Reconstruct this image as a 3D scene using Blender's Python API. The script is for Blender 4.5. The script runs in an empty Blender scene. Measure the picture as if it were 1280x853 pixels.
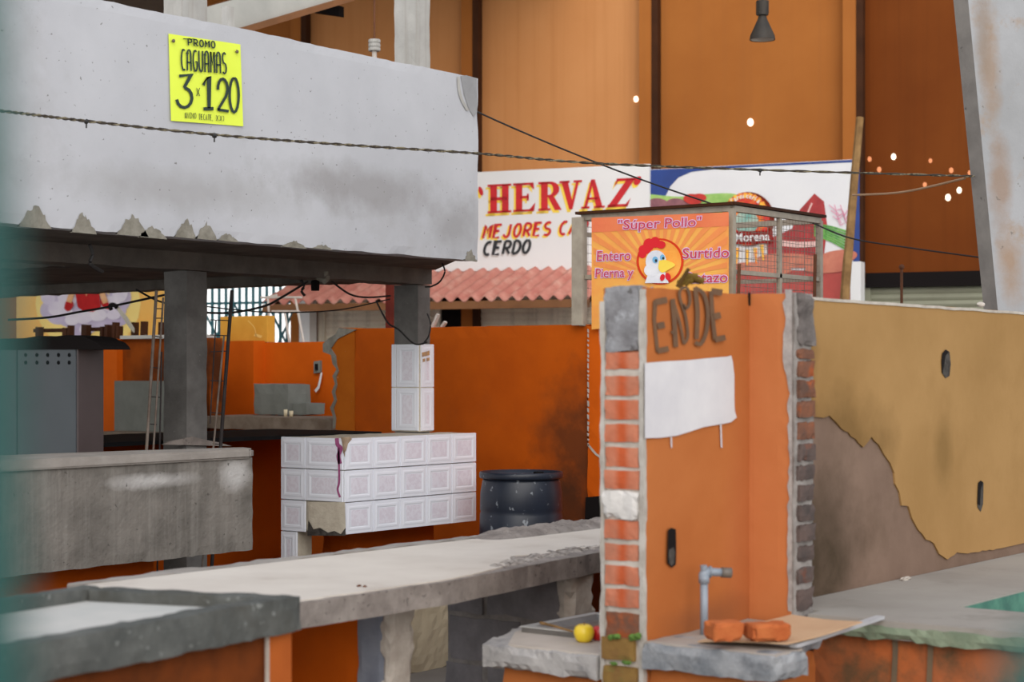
import bpy, bmesh, math, random
from mathutils import Vector, Matrix, noise
from mathutils.geometry import tessellate_polygon
random.seed(7)
SC = bpy.context.scene
COL = SC.collection
F = 2270.0          # focal length in pixels of the 1280 px wide frame
EYE = 1.55
HOR = 465.0
# ------------------------------------------------------------------ camera maths: X runs along the stalls, Y across them
def world(L, D, z): return Vector((.6*L + .8*D, -.8*L + .6*D, z))
def P(px, py, D): return world((px-640)/F*D, D, EYE - (py-HOR)/F*D)
def pb(px, py, b):
    k = (px-640)/F; return P(px, py, b/(.6-.8*k))
def pa(px, py, a):
    k = (px-640)/F; return P(px, py, a/(.8+.6*k))
def pz(px, py, z): return P(px, py, (EYE-z)*F/(py-HOR))
def rowz(px, py, a=None, b=None):
    return (pa(px, py, a) if a is not None else pb(px, py, b)).z
# back wall: rotated a little against the stalls
B0 = (-.39, 22.0); BT = (.92, -.39); BN = (-.39, -.92)
def pw(px, py, off=0.0):
    k = (px-640)/F
    D = (BN[0]*B0[0] + BN[1]*B0[1] + off) / (BN[0]*k + BN[1])
    return P(px, py, D)
def pwt(px, z, off=0.0):
    v = pw(px, 400, off); return Vector((v.x, v.y, z))
WN = world(BN[0], BN[1], 0).normalized()
WT = world(BT[0], BT[1], 0).normalized()

# ------------------------------------------------------------------ materials
def lin(c):
    return tuple(((x/255)/12.92 if x/255 <= .04045 else ((x/255+.055)/1.055)**2.4) for x in c[:3]) + (1.0,)
MATS = {}
def mat(name, c1, c2=None, scale=3.0, rough=.85, bump=.0, bscale=40, speck=None, sscale=60, sth=.68, streak=None,
        stamt=.5, stx=9.0, metal=0.0, detail=6, contrast=(.35, .65), blot=None, blscale=1.5, blth=(.55, .7), blamt=.7, stz=.35, spots=()):
    if name in MATS: return MATS[name]
    m = bpy.data.materials.new(name); m.use_nodes = True
    nt = m.node_tree; N = nt.nodes; Lk = nt.links
    bs = N['Principled BSDF']
    bs.inputs['Roughness'].default_value = rough
    bs.inputs['Metallic'].default_value = metal
    if rough >= .65: bs.inputs['Specular IOR Level'].default_value = .12
    tc = N.new('ShaderNodeTexCoord')
    def noi(sc, det=6, ro=.6, vec=None):
        n = N.new('ShaderNodeTexNoise'); n.inputs['Scale'].default_value = sc; n.inputs['Detail'].default_value = det
        n.inputs['Roughness'].default_value = ro
        Lk.new(vec or tc.outputs['Object'], n.inputs['Vector']); return n.outputs['Fac']
    def ramp(fac, lo, hi):
        r = N.new('ShaderNodeMapRange'); r.inputs['From Min'].default_value = lo; r.inputs['From Max'].default_value = hi
        Lk.new(fac, r.inputs['Value']); return r.outputs['Result']
    def mix(fac, a, b, amt=1.0):
        x = N.new('ShaderNodeMix'); x.data_type = 'RGBA'
        if amt != 1.0:
            mm = N.new('ShaderNodeMath'); mm.operation = 'MULTIPLY'; mm.inputs[1].default_value = amt
            Lk.new(fac, mm.inputs[0]); fac = mm.outputs[0]
        Lk.new(fac, x.inputs['Factor'])
        for sock, v in ((x.inputs['A'], a), (x.inputs['B'], b)):
            if isinstance(v, tuple): sock.default_value = v
            else: Lk.new(v, sock)
        return x.outputs['Result']
    col = lin(c1)
    if c2 is not None: col = mix(ramp(noi(scale, detail), *contrast), lin(c1), lin(c2))
    if streak is not None:
        mp = N.new('ShaderNodeMapping'); mp.inputs['Scale'].default_value = (stx, stx, stz)
        Lk.new(tc.outputs['Object'], mp.inputs['Vector'])
        col = mix(ramp(noi(1.6, 5, .65, mp.outputs['Vector']), .48, .68), col, lin(streak), stamt)
    if blot is not None:
        col = mix(ramp(noi(blscale, 7, .65), *blth), col, lin(blot), blamt)
    for (c, r, sc_, amt, k) in spots:      # stains with a place of their own: centre, radii, colour, amount, raggedness
        mp = N.new('ShaderNodeMapping'); mp.vector_type = 'TEXTURE'
        mp.inputs['Location'].default_value = c; mp.inputs['Scale'].default_value = r
        Lk.new(tc.outputs['Object'], mp.inputs['Vector'])
        ln = N.new('ShaderNodeVectorMath'); ln.operation = 'LENGTH'; Lk.new(mp.outputs['Vector'], ln.inputs[0])
        ma = N.new('ShaderNodeMath'); ma.operation = 'MULTIPLY_ADD'; ma.inputs[1].default_value = k; Lk.new(noi(5, 9, .62), ma.inputs[0]); Lk.new(ln.outputs['Value'], ma.inputs[2])
        f = ramp(ma.outputs[0], 1.05+k*.5, .25+k*.5)
        col = mix(f, col, lin(sc_), amt)
    if speck is not None:
        col = mix(ramp(noi(sscale, 3, .5), sth, sth+.05), col, lin(speck), .8)
    if isinstance(col, tuple): bs.inputs['Base Color'].default_value = col
    else: Lk.new(col, bs.inputs['Base Color'])
    if bump:
        b = N.new('ShaderNodeBump'); b.inputs['Strength'].default_value = bump; b.inputs['Distance'].default_value = .01
        Lk.new(noi(bscale, 8, .65), b.inputs['Height']); Lk.new(b.outputs['Normal'], bs.inputs['Normal'])
    MATS[name] = m
    return m
def glow(name, c, s):
    m = bpy.data.materials.new(name); m.use_nodes = True
    bs = m.node_tree.nodes['Principled BSDF']
    bs.inputs['Base Color'].default_value = lin(c); bs.inputs['Emission Color'].default_value = lin(c)
    bs.inputs['Emission Strength'].default_value = s
    return m

# ------------------------------------------------------------------ mesh helpers
class MB:
    def __init__(s): s.bm = bmesh.new()
    def verts(s, pts): return [s.bm.verts.new(p) for p in pts]
    def face(s, vs):
        try: return s.bm.faces.new(vs)
        except ValueError: return None
    def box(s, lo, hi, div=(1, 1, 1), bev=0.0, seg=2):
        lo = Vector(lo); hi = Vector(hi)
        t = bmesh.new()
        n = div
        cache = {}
        def V(i, j, k):
            q = (i, j, k)
            if q not in cache:
                cache[q] = t.verts.new((lo.x+(hi.x-lo.x)*i/n[0], lo.y+(hi.y-lo.y)*j/n[1], lo.z+(hi.z-lo.z)*k/n[2]))
            return cache[q]
        for i in range(n[0]):
            for j in range(n[1]):
                t.faces.new((V(i, j, 0), V(i, j+1, 0), V(i+1, j+1, 0), V(i+1, j, 0)))
                t.faces.new((V(i, j, n[2]), V(i+1, j, n[2]), V(i+1, j+1, n[2]), V(i, j+1, n[2])))
        for i in range(n[0]):
            for k in range(n[2]):
                t.faces.new((V(i, 0, k), V(i+1, 0, k), V(i+1, 0, k+1), V(i, 0, k+1)))
                t.faces.new((V(i, n[1], k), V(i, n[1], k+1), V(i+1, n[1], k+1), V(i+1, n[1], k)))
        for j in range(n[1]):
            for k in range(n[2]):
                t.faces.new((V(0, j, k), V(0, j, k+1), V(0, j+1, k+1), V(0, j+1, k)))
                t.faces.new((V(n[0], j, k), V(n[0], j+1, k), V(n[0], j+1, k+1), V(n[0], j, k+1)))
        if bev and n == (1, 1, 1):
            bmesh.ops.bevel(t, geom=list(t.edges), offset=bev, segments=seg, affect='EDGES', profile=.5)
        s.merge(t); return s
    def rbox(s, lo, hi, cell=.04, edge=.01, amt=.004, seed=0, sc=6.0):
        """box with worn, knocked edges and an uneven skin"""
        lo = Vector(lo); hi = Vector(hi); d = hi-lo
        n = tuple(max(1, min(90, int(round(d[i]/cell)))) for i in range(3))
        u = MB(); u.box(lo, hi, n)
        for v in u.bm.verts:
            p = v.co.copy(); on = []
            for i in range(3):
                if abs(p[i]-lo[i]) < 1e-6: on.append((i, 1))
                elif abs(p[i]-hi[i]) < 1e-6: on.append((i, -1))
            q = p*sc + Vector((seed*3.1, seed*1.7, seed*.9))
            if len(on) >= 2:
                h = max(0, .45 + noise.noise(q*1.3) + .8*noise.noise(q*4.1)) * edge
                for i, sg in on: v.co[i] += sg*min(h, d[i]*.4)
            v.co += noise.noise_vector(q*2.0)*amt
        s.merge(u.bm); return s
    def merge(s, t):
        me = bpy.data.meshes.new('tmp'); t.to_mesh(me); t.free(); s.bm.from_mesh(me); bpy.data.meshes.remove(me)
    def prism(s, pts, ext):
        """polygon pts (3-D) swept by vector ext"""
        ext = Vector(ext); pts = [Vector(p) for p in pts]
        a = s.verts(pts); b = s.verts([p+ext for p in pts])
        for tri in tessellate_polygon([pts]):
            s.face([a[i] for i in tri]); s.face([b[i] for i in reversed(tri)])
        n = len(pts)
        for i in range(n): s.face((a[i], b[i], b[(i+1) % n], a[(i+1) % n]))
        bmesh.ops.recalc_face_normals(s.bm, faces=list(s.bm.faces))
        return s
    def poly(s, pts):
        pts = [Vector(p) for p in pts]; vs = s.verts(pts)
        for tri in tessellate_polygon([pts]): s.face([vs[i] for i in tri])
        return s
    def tube(s, pts, r, seg=8, r2=None, cap=True):
        pts = [Vector(p) for p in pts]; n = len(pts); rings = []
        up = Vector((0, 0, 1))
        for i, p in enumerate(pts):
            d = (pts[min(i+1, n-1)]-pts[max(i-1, 0)]).normalized()
            x = d.cross(up)
            if x.length < 1e-3: x = d.cross(Vector((1, 0, 0)))
            x.normalize(); y = d.cross(x).normalized()
            rr = r if r2 is None else r+(r2-r)*i/max(1, n-1)
            rings.append(s.verts([p+(x*math.cos(2*math.pi*k/seg)+y*math.sin(2*math.pi*k/seg))*rr for k in range(seg)]))
        for i in range(n-1):
            for k in range(seg):
                s.face((rings[i][k], rings[i][(k+1) % seg], rings[i+1][(k+1) % seg], rings[i+1][k]))
        if cap: s.face(list(reversed(rings[0]))); s.face(rings[-1])
        return s
    def bar(s, p, q, w, h=None, up=(0, 0, 1)):
        """square bar from p to q"""
        p = Vector(p); q = Vector(q); d = (q-p).normalized(); up = Vector(up)
        x = d.cross(up)
        if x.length < 1e-3: x = d.cross(Vector((1, 0, 0)))
        x.normalize(); y = x.cross(d).normalized(); h = h or w
        c = [(-w/2, -h/2), (w/2, -h/2), (w/2, h/2), (-w/2, h/2)]
        a = s.verts([p+x*i+y*j for i, j in c]); b = s.verts([q+x*i+y*j for i, j in c])
        s.face(a[::-1]); s.face(b)
        for i in range(4): s.face((a[i], a[(i+1) % 4], b[(i+1) % 4], b[i]))
        return s
    def lathe(s, c, prof, seg=32, cap=True):
        c = Vector(c); rings = []
        for r, z in prof:
            rings.append(s.verts([c+Vector((r*math.cos(2*math.pi*k/seg), r*math.sin(2*math.pi*k/seg), z)) for k in range(seg)]))
        for i in range(len(rings)-1):
            for k in range(seg): s.face((rings[i][k], rings[i][(k+1) % seg], rings[i+1][(k+1) % seg], rings[i+1][k]))
        if cap: s.face(rings[0][::-1]); s.face(rings[-1])
        return s
    def ball(s, c, r, seg=12, amp=0.0, sx=(1, 1, 1)):
        t = bmesh.new(); bmesh.ops.create_icosphere(t, subdivisions=2, radius=1)
        for v in t.verts:
            k = 1+amp*noise.noise(v.co*1.7+Vector(c)*5)
            v.co = Vector((v.co.x*sx[0], v.co.y*sx[1], v.co.z*sx[2]))*r*k+Vector(c)
        s.merge(t); return s
    def stroke(s, mp, pts, w, smooth=True, w2=None):
        """brush stroke in picture units laid on a real surface by mp(x, y)"""
        if smooth and len(pts) > 2: pts = catmull(pts, 6)
        pts = [Vector((p[0], p[1])) for p in pts]; n = len(pts); A = []; B = []
        for i, p in enumerate(pts):
            d = pts[min(i+1, n-1)]-pts[max(i-1, 0)]
            if d.length < 1e-6: d = Vector((1, 0))
            d.normalize(); nn = Vector((-d.y, d.x)); k = 1.0
            if 0 < i < n-1:
                e = (pts[i]-pts[i-1]).normalized(); k = 1/max(.5, abs(e.dot(d)))
            ww = (w if w2 is None else w+(w2-w)*i/(n-1))/2*k
            A.append(s.bm.verts.new(mp(*(p+nn*ww)))); B.append(s.bm.verts.new(mp(*(p-nn*ww))))
        for i in range(n-1): s.face((A[i], B[i], B[i+1], A[i+1]))
        return s
    def shape(s, mp, pts, smooth=False):
        if smooth: pts = catmull(list(pts)+[pts[0]], 5)[:-1]
        return s.poly([mp(x, y) for x, y in pts])
    def ell(s, mp, cx, cy, rx, ry, n=28, rot=0):
        return s.shape(mp, [(cx+rx*math.cos(t)*math.cos(rot)-ry*math.sin(t)*math.sin(rot),
                             cy+rx*math.cos(t)*math.sin(rot)+ry*math.sin(t)*math.cos(rot)) for t in [2*math.pi*i/n for i in range(n)]])
    def build(s, name, m, parent=None, smooth=False, loc=None, m2=None):
        bmesh.ops.recalc_face_normals(s.bm, faces=list(s.bm.faces))
        me = bpy.data.meshes.new(name)
        if loc is not None:
            for v in s.bm.verts: v.co -= Vector(loc)
        s.bm.to_mesh(me); s.bm.free()
        o = bpy.data.objects.new(name, me); COL.objects.link(o)
        me.materials.append(m)
        if m2: me.materials.append(m2)
        if smooth:
            for p in me.polygons: p.use_smooth = True
        if parent is not None:
            o.parent = parent
            o.matrix_parent_inverse = Matrix.Translation(parent.location).inverted()
        if loc is not None: o.location = loc
        return o
def catmull(p, k):
    out = []; n = len(p)
    for i in range(n-1):
        p0, p1, p2, p3 = p[max(i-1, 0)], p[i], p[i+1], p[min(i+2, n-1)]
        for j in range(k):
            t = j/k
            out.append(tuple(.5*((2*p1[d])+(-p0[d]+p2[d])*t+(2*p0[d]-5*p1[d]+4*p2[d]-p3[d])*t*t+(-p0[d]+3*p1[d]-3*p2[d]+p3[d])*t**3) for d in range(len(p1))))
    out.append(tuple(p[-1])); return out
def tag(o, label=None, cat=None, group=None, kind=None):
    if label: o['label'] = label
    if cat: o['category'] = cat
    if group: o['group'] = group
    if kind: o['kind'] = kind
    return o
def thing(name, loc, label, cat, group=None):
    o = bpy.data.objects.new(name, None); o.location = loc; o.empty_display_size = .1; COL.objects.link(o)
    return tag(o, label, cat, group)
def struct(o): o['kind'] = 'structure'; return o
def text_into(mb, mp, s, x0, y0, w, h, slant=0.0, dy=0.0, grow=0.0, bold=0.0):
    """words set in the built-in typeface, fitted to a w x h field whose left foot is (x0, y0); dy: rise of the base line over the width"""
    cu = bpy.data.curves.new('txt', 'FONT'); cu.body = s; cu.offset = bold
    cu.resolution_u = 3
    ob = bpy.data.objects.new('txt', cu); COL.objects.link(ob)
    bpy.context.view_layer.update()
    me = bpy.data.meshes.new_from_object(ob.evaluated_get(bpy.context.evaluated_depsgraph_get()))
    xs = [v.co.x for v in me.vertices]; ys = [v.co.y for v in me.vertices]
    ax, bx, ay, by = min(xs), max(xs), min(ys), max(ys)
    sx = w/(bx-ax); sy = h/(by-ay)
    vs = []
    for v in me.vertices:
        X = (v.co.x-ax)*sx; Y = (v.co.y-ay)*sy
        vs.append(mb.bm.verts.new(mp(x0+X+slant*Y, y0-Y+dy*X/w)))
    for p in me.polygons: mb.face([vs[i] for i in p.vertices])
    bpy.data.objects.remove(ob); bpy.data.curves.remove(cu); bpy.data.meshes.remove(me)
# hand lettering, strokes in a unit square (x right, y down)
def arc(cx, cy, rx, ry, a0, a1, n=8):
    return [(cx+rx*math.cos(math.radians(a0+(a1-a0)*i/n)), cy+ry*math.sin(math.radians(a0+(a1-a0)*i/n))) for i in range(n+1)]
GL = {
 'P': [[(.1, 0), (.1, 1)], [(.1, 0)]+arc(.5, .27, .42, .27, -90, 90)+[(.1, .54)]],
 'R': [[(.1, 0), (.1, 1)], [(.1, 0)]+arc(.5, .27, .4, .27, -90, 90)+[(.1, .54)], [(.4, .54), (.95, 1)]],
 'O': [arc(.5, .5, .42, .5, -90, 270, 16)], '0': [arc(.5, .5, .42, .5, -90, 270, 16)],
 'M': [[(.05, 1), (.12, 0), (.5, .6), (.88, 0), (.95, 1)]], 'N': [[(.08, 1), (.08, 0), (.92, 1), (.92, 0)]],
 'C': [arc(.6, .5, .5, .5, -60, -300, 12)], 'G': [arc(.6, .5, .5, .5, -60, -330, 12)+[(1.0, .55), (.6, .55)]],
 'A': [[(.02, 1), (.5, 0), (.98, 1)], [(.2, .65), (.8, .65)]],
 'a': [[(.06, 1), (.1, .2)]+arc(.5, .2, .4, .2, 180, 360, 6)+[(.94, 1)], [(.1, .6), (.9, .6)]],
 'U': [[(.08, 0), (.08, .6)]+arc(.5, .65, .42, .35, 170, 10, 6)+[(.92, .6), (.92, 0)]],
 'S': [arc(.5, .25, .4, .25, -40, -250, 8)+arc(.5, .75, .42, .25, -60, 140, 8)],
 'E': [[(.9, 0), (.1, 0), (.1, 1), (.9, 1)], [(.1, .48), (.75, .48)]],
 'I': [[(.5, 0), (.5, 1)]], 'D': [[(.1, 0), (.1, 1)], [(.1, 0)]+arc(.35, .5, .6, .5, -90, 90)+[(.1, 1)]],
 'T': [[(0, 0), (1, 0)], [(.5, 0), (.5, 1)]], 'X': [[(.05, 0), (.95, 1)], [(.95, 0), (.05, 1)]],
 'J': [[(.8, 0), (.8, .7)]+arc(.45, .72, .35, .28, 0, 170, 6)],
 '3': [[(.1, .04), (.85, 0), (.42, .38)]+arc(.42, .7, .48, .3, -80, 170, 9)],
 '1': [[(.1, .28), (.6, 0), (.6, .97)], [(.1, 1), (1, .97)]],
 '2': [arc(.5, .3, .4, .3, -190, 10, 8)+[(.75, .55), (.1, .98)], [(.08, .97), (1, 1)]],
 '(': [arc(1.0, .5, .6, .6, 230, 130, 6)], ')': [arc(0, .5, .6, .6, -50, 50, 6)], ',': [[(.5, .9), (.3, 1.15)]], ' ': [],
}
SHARP = set('MNAEITX1')
def letters(mb, mp, s, x, y, w, h, sw, gap=.3, slant=0.0, rise=0.0, sharp_all=False):
    """hand-painted word: x, y top left, w width of one letter, h height; rise = dy per dx"""
    cx = x
    for ch in s:
        ww = w*(.35 if ch in 'I(),1' and ch != '1' else 1.0)*(.5 if ch == ' ' else 1)
        for st in GL.get(ch, []):
            pts = [(cx+px*ww+slant*(1-py)*h, y+py*h+(cx+px*ww-x)*rise) for px, py in st]
            mb.stroke(mp, pts, sw, smooth=False)
        cx += ww*(1+gap)
    return cx
# ------------------------------------------------------------------ camera, light
cam_d = bpy.data.cameras.new('camera'); cam = bpy.data.objects.new('camera', cam_d); COL.objects.link(cam)
cam.location = (0, 0, EYE)
cam.rotation_euler = (math.radians(90), 0, math.radians(36.8699-90))
cam_d.sensor_width = 36; cam_d.lens = F/1280*36; cam_d.shift_y = 38.5/1280
cam_d.clip_start = .05; cam_d.clip_end = 200
cam_d.dof.use_dof = True; cam_d.dof.focus_distance = 10.5; cam_d.dof.aperture_fstop = 3.2
SC.camera = cam
w = bpy.data.worlds.new('sky'); SC.world = w; w.use_nodes = True
nt = w.node_tree; bg = nt.nodes['Background']
tc = nt.nodes.new('ShaderNodeTexCoord'); sep = nt.nodes.new('ShaderNodeSeparateXYZ'); rp = nt.nodes.new('ShaderNodeValToRGB')
nt.links.new(tc.outputs['Generated'], sep.inputs[0]); nt.links.new(sep.outputs['Z'], rp.inputs[0]); nt.links.new(rp.outputs[0], bg.inputs[0])
rp.color_ramp.elements[0].position = 0.0; rp.color_ramp.elements[0].color = (1.25, 1.25, 1.22, 1)
rp.color_ramp.elements[1].position = .7; rp.color_ramp.elements[1].color = (.50, .55, .64, 1)
rp.color_ramp.elements.new(.25).color = (.92, .95, 1.0, 1)
bg.inputs[1].default_value = 1.15
sd = bpy.data.lights.new('sun', 'SUN'); sd.energy = 2.1; sd.angle = math.radians(60); sd.color = (1, .93, .84)
sun = bpy.data.objects.new('sun', sd); COL.objects.link(sun)
d = Vector((.62, .60, -.52)); sun.rotation_euler = d.to_track_quat('-Z', 'Y').to_euler()
VS = SC.view_settings; VS.view_transform = 'Standard'; VS.look = 'None'; VS.gamma = 1; VS.use_curve_mapping = False
VS.exposure = .14

# ------------------------------------------------------------------ palette
M_fascia = mat('pale_render', (182, 183, 188), (171, 172, 177), 1.2, .9, .12, 60, speck=(112, 110, 108), sscale=40, sth=.69, spots=[((8.0, 7.07, 2.62), (.9, .5, .16), (128, 124, 122), .55, 1.5), ((8.85, 7.07, 2.45), (.35, .5, .2), (130, 127, 125), .5, 1.5), ((6.6, 7.07, 2.5), (1.2, .5, .14), (138, 135, 132), .4, 1.5)], blot=(146, 143, 142), blscale=.9, blth=(.56, .74), blamt=.55)
M_soff = mat('raw_soffit', (112, 106, 100), (88, 84, 80), 4, .95, .3, 30)
M_col = mat('raw_column', (118, 116, 114), (96, 94, 92), 5, .95, .3, 40, speck=(150, 148, 145), sscale=50, sth=.7)
M_colpale = mat('pale_column', (178, 176, 172), (160, 158, 154), 4, .9, .2, 40, streak=(140, 134, 126), stamt=.5)
M_para = mat('streaked_concrete', (126, 121, 115), (104, 100, 95), 5, .95, .7, 26, streak=(150, 146, 140), stamt=.45, stx=9, spots=[((6.36, 7.07, .99), (.34, .5, .05), (190, 188, 186), .85, .9), ((6.95, 7.07, 1.0), (.13, .5, .10), (190, 188, 186), .85, .9)], speck=(84, 80, 76), sscale=45, sth=.68)
M_paratop = mat('worn_concrete_top', (156, 150, 144), (140, 134, 128), 6, .95, .3, 45)
M_top = mat('counter_skin', (208, 200, 190), (196, 187, 177), 2.2, .85, .1, 30, blot=(172, 160, 148), blscale=2.2, blth=(.58, .75), blamt=.6)
M_raw = mat('counter_edge', (150, 142, 136), (120, 112, 107), 9, .95, .5, 50, speck=(88, 82, 78), sscale=55, sth=.64)
M_trough = mat('trough_concrete', (99, 100, 97), (74, 76, 74), 7, .95, .4, 40, speck=(130, 132, 129), sscale=40, sth=.66, blot=(66, 63, 56), blscale=3, blth=(.46, .66), blamt=.75)
M_trfloor = mat('trough_floor', (193, 190, 185), (178, 178, 174), 3, .9, .1, 40)
M_orange = mat('orange_paint', (186, 84, 10), (172, 75, 7), 2.4, .8, .1, 30, blot=(146, 72, 26), blscale=1.3, blth=(.54, .74), blamt=.5, spots=[((10.8, 7.5, 1.0), (.5, .45, .62), (74, 44, 26), .8, 1.3), ((10.8, 7.6, .55), (.5, .6, .4), (64, 40, 26), .8, 1.3)])
M_orange2 = mat('orange_paint_worn', (186, 100, 24), (170, 86, 16), 3, .85, .15, 30, speck=(206, 160, 110), sscale=22, sth=.71)
M_orange3 = mat('orange_paint_light', (208, 94, 14), (194, 85, 10), 2.4, .8, .1, 30)
M_ende = mat('salmon_orange', (175, 104, 56), (166, 95, 48), 2.2, .85, .1, 30, blot=(146, 83, 42), blscale=1.6, blth=(.58, .76), blamt=.6, spots=[((5.8, 3.3, .95), (.15, .5, .6), (172, 100, 60), .5, 1.0), ((5.55, 3.3, .68), (.4, .5, .08), (135, 81, 52), .6, 1.2)])
M_nib = mat('salmon_orange_lit', (190, 117, 71), (182, 109, 63), 2.2, .85, .1, 30)  # lighter copy of the wall paint, carrying the stronger light on the return
M_tan = mat('tan_paint', (162, 126, 80), (151, 116, 71), 2.0, .85, .12, 30, blot=(132, 99, 56), blscale=1.5, blth=(.52, .74), blamt=.5, spots=[((6.2, 3.3, 1.55), (.2, .6, .55), (80, 62, 34), .8, 1.0), ((6.65, 3.3, 1.28), (.55, .6, .22), (104, 78, 42), .7, 1.1), ((7.6, 3.3, 1.2), (.12, .6, .2), (120, 92, 52), .6, 1.0)])
M_bare = mat('bare_render', (128, 106, 92), (116, 95, 82), 3, .95, .25, 40, blot=(98, 80, 66), blscale=2.4, blth=(.5, .7), blamt=.6, spots=[((6.35, 3.3, .80), (.55, .6, .38), (58, 48, 34), .85, 1.1), ((6.12, 3.3, 1.05), (.2, .6, .6), (84, 70, 50), .7, 1.1)])
M_brick = mat('brick', (188, 122, 96), (176, 104, 78), 9, .95, .35, 40, blot=(160, 108, 88), blscale=6, blth=(.5, .62), blamt=.6, spots=[((5.137, 3.385, 1.2), (.5, .03, 1.2), (178, 76, 34), .8, .9)])
M_brickdk = mat('dark_brick', (125, 82, 62), (92, 71, 62), 11, .95, .4, 40, blot=(157, 80, 42), blscale=6, blth=(.54, .64), blamt=.8)
M_brickmoss = mat('mossy_brick', (134, 105, 58), (119, 89, 55), 11, .95, .4, 40, blot=(92, 110, 55), blscale=9, blth=(.55, .68), blamt=.7)
M_brickbreak = mat('broken_brick', (184, 105, 60), (170, 89, 49), 14, .95, .5, 60, blot=(134, 80, 56), blscale=16, blth=(.55, .7), blamt=.6)
M_mortar = mat('mortar', (190, 182, 172), (168, 158, 148), 12, .95, .4, 50)
M_mortdk = mat('grey_mortar', (150, 144, 140), (122, 116, 112), 14, .95, .5, 50)
M_lump = mat('rough_bond_concrete', (143, 143, 146), (114, 112, 114), 13, .95, .6, 50, speck=(82, 78, 76), sscale=30, sth=.66, blot=(175, 177, 181), blscale=12, blth=(.58, .68), blamt=.7)
M_slab = mat('blue_grey_slab', (154, 155, 157), (113, 117, 122), 10, .95, .5, 50, blot=(84, 85, 89), blscale=9, blth=(.56, .68), blamt=.6)
M_slabtop = mat('slab_top', (168, 159, 150), (154, 144, 135), 5, .95, .2, 40, blot=(179, 117, 80), blscale=4, blth=(.62, .72), blamt=.5)
M_block = mat('cinder_block', (136, 132, 134), (116, 112, 114), 8, .95, .4, 60)
M_blue = mat('bluish_block', (134, 138, 148), (116, 120, 132), 8, .95, .3, 60)
M_cream = mat('cream_render', (178, 166, 142), (164, 152, 128), 4, .95, .3, 30)
M_tile = mat('white_tile', (236, 239, 249), (231, 235, 246), 2, .3)
M_tilepat = mat('tile_pattern', (230, 228, 239), (222, 217, 229), 40, .35, contrast=(.45, .55))
M_grout = mat('dark_grout', (120, 112, 108), (96, 90, 86), 20, .95)
M_paste = mat('tile_paste', (206, 198, 182), (186, 176, 160), 14, .95, .4, 50)
M_purple = mat('magenta_paint', (150, 70, 120), (170, 100, 140), 20, .7)
M_black = mat('black_stone', (26, 26, 28), (18, 18, 20), 8, .85)
M_barrel = mat('navy_plastic', (29, 36, 50), (23, 29, 41), 4, .42, .05, 40, speck=(131, 137, 144), sscale=22, sth=.65)
M_yposter = mat('yellow_poster_paper', (218, 234, 84), (214, 230, 78), 3, .7)
M_ink = mat('green_black_ink', (16, 48, 34), (10, 34, 26), 6, .5)
M_nail = mat('rusty_nail', (96, 84, 70), None, rough=.6)
M_backl = mat('ochre_cladding_pale', (198, 138, 87), (191, 130, 79), .8, .7, 0, 30, streak=(176, 115, 66), stamt=.4, stx=5, stz=.12)  # paler copy of the cladding; stronger light on its bay is in the colour
M_backw = mat('ochre_cladding', (166, 102, 47), (156, 93, 41), .8, .7, 0, 30, streak=(152, 93, 46), stamt=.4, stx=5, stz=.12)
M_backw2 = mat('ochre_cladding_shaded', (115, 59, 17), (105, 51, 12), .8, .7, 0, 30, streak=(89, 44, 10), stamt=.4, stx=5, stz=.12)  # darker copy of the cladding; the right bay's shade is in the colour
M_backpost = mat('brown_steel', (70, 40, 22), (56, 32, 18), 3, .7)
M_backedge = mat('ochre_flange', (206, 146, 90), (186, 126, 72), 3, .7)
M_roof = mat('roof_sheet', (120, 112, 104), (104, 96, 90), 2, .7)
M_steelw = mat('white_steel', (176, 176, 170), (162, 162, 157), 3, .6)
M_steelb = mat('brown_flange', (134, 92, 62), (116, 80, 54), 3, .7)
M_white = mat('sign_white', (229, 229, 229), (223, 223, 224), 1, .5)
M_red = mat('sign_red', (206, 22, 34), (190, 18, 30), 8, .5)
M_yel = mat('sign_yellow', (248, 214, 76), None, rough=.5)
M_signblk = mat('sign_black', (38, 38, 42), None, rough=.5)
M_roofred = mat('red_roof_tile', (202, 142, 128), (188, 120, 108), 5, .8, .1, 30, blot=(212, 172, 156), blscale=4, blth=(.52, .68), blamt=.6)
M_shut = mat('shutter_steel', (226, 216, 198), (216, 206, 186), 2, .6, streak=(140, 130, 112), stamt=.5, stx=5)
M_shutg = mat('shutter_steel_green', (140, 142, 122), (130, 130, 112), 2, .6)
M_dark = mat('dark_void_paint', (24, 20, 20), None, rough=.9)
M_teal = mat('teal_paint', (26, 104, 116), (22, 92, 102), 3, .5)
M_post = mat('fence_green', (4, 84, 78), (3, 76, 70), 3, .6)
M_ybox = mat('yellow_board', (214, 160, 66), (200, 144, 52), 3, .7, .1, 20)
M_pipew = mat('pale_pipe', (206, 198, 190), (180, 170, 160), 8, .6)
M_rust = mat('rust_steel', (110, 72, 52), (90, 60, 46), 12, .8, .2, 60)
M_rebar = mat('rebar', (120, 110, 102), (96, 84, 76), 14, .7)
M_rebardk = mat('dark_rebar', (56, 52, 52), (44, 40, 40), 14, .7)
M_wire = mat('black_cable', (30, 28, 28), None, rough=.6)
M_rope = mat('twisted_rope', (120, 112, 92), (66, 60, 52), 40, .8, contrast=(.46, .54))
M_pale = mat('pale_cable', (170, 140, 112), None, rough=.7)
M_cab = mat('grey_steel_sheet', (70, 76, 82), (62, 69, 74), 2, .45, metal=.2)
M_cabside = mat('brown_steel_sheet', (71, 60, 60), (62, 51, 51), 3, .5, blot=(90, 78, 75), blscale=3, blth=(.55, .7), blamt=.5)
M_cabhole = mat('hole_black', (18, 20, 22), None)
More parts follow.
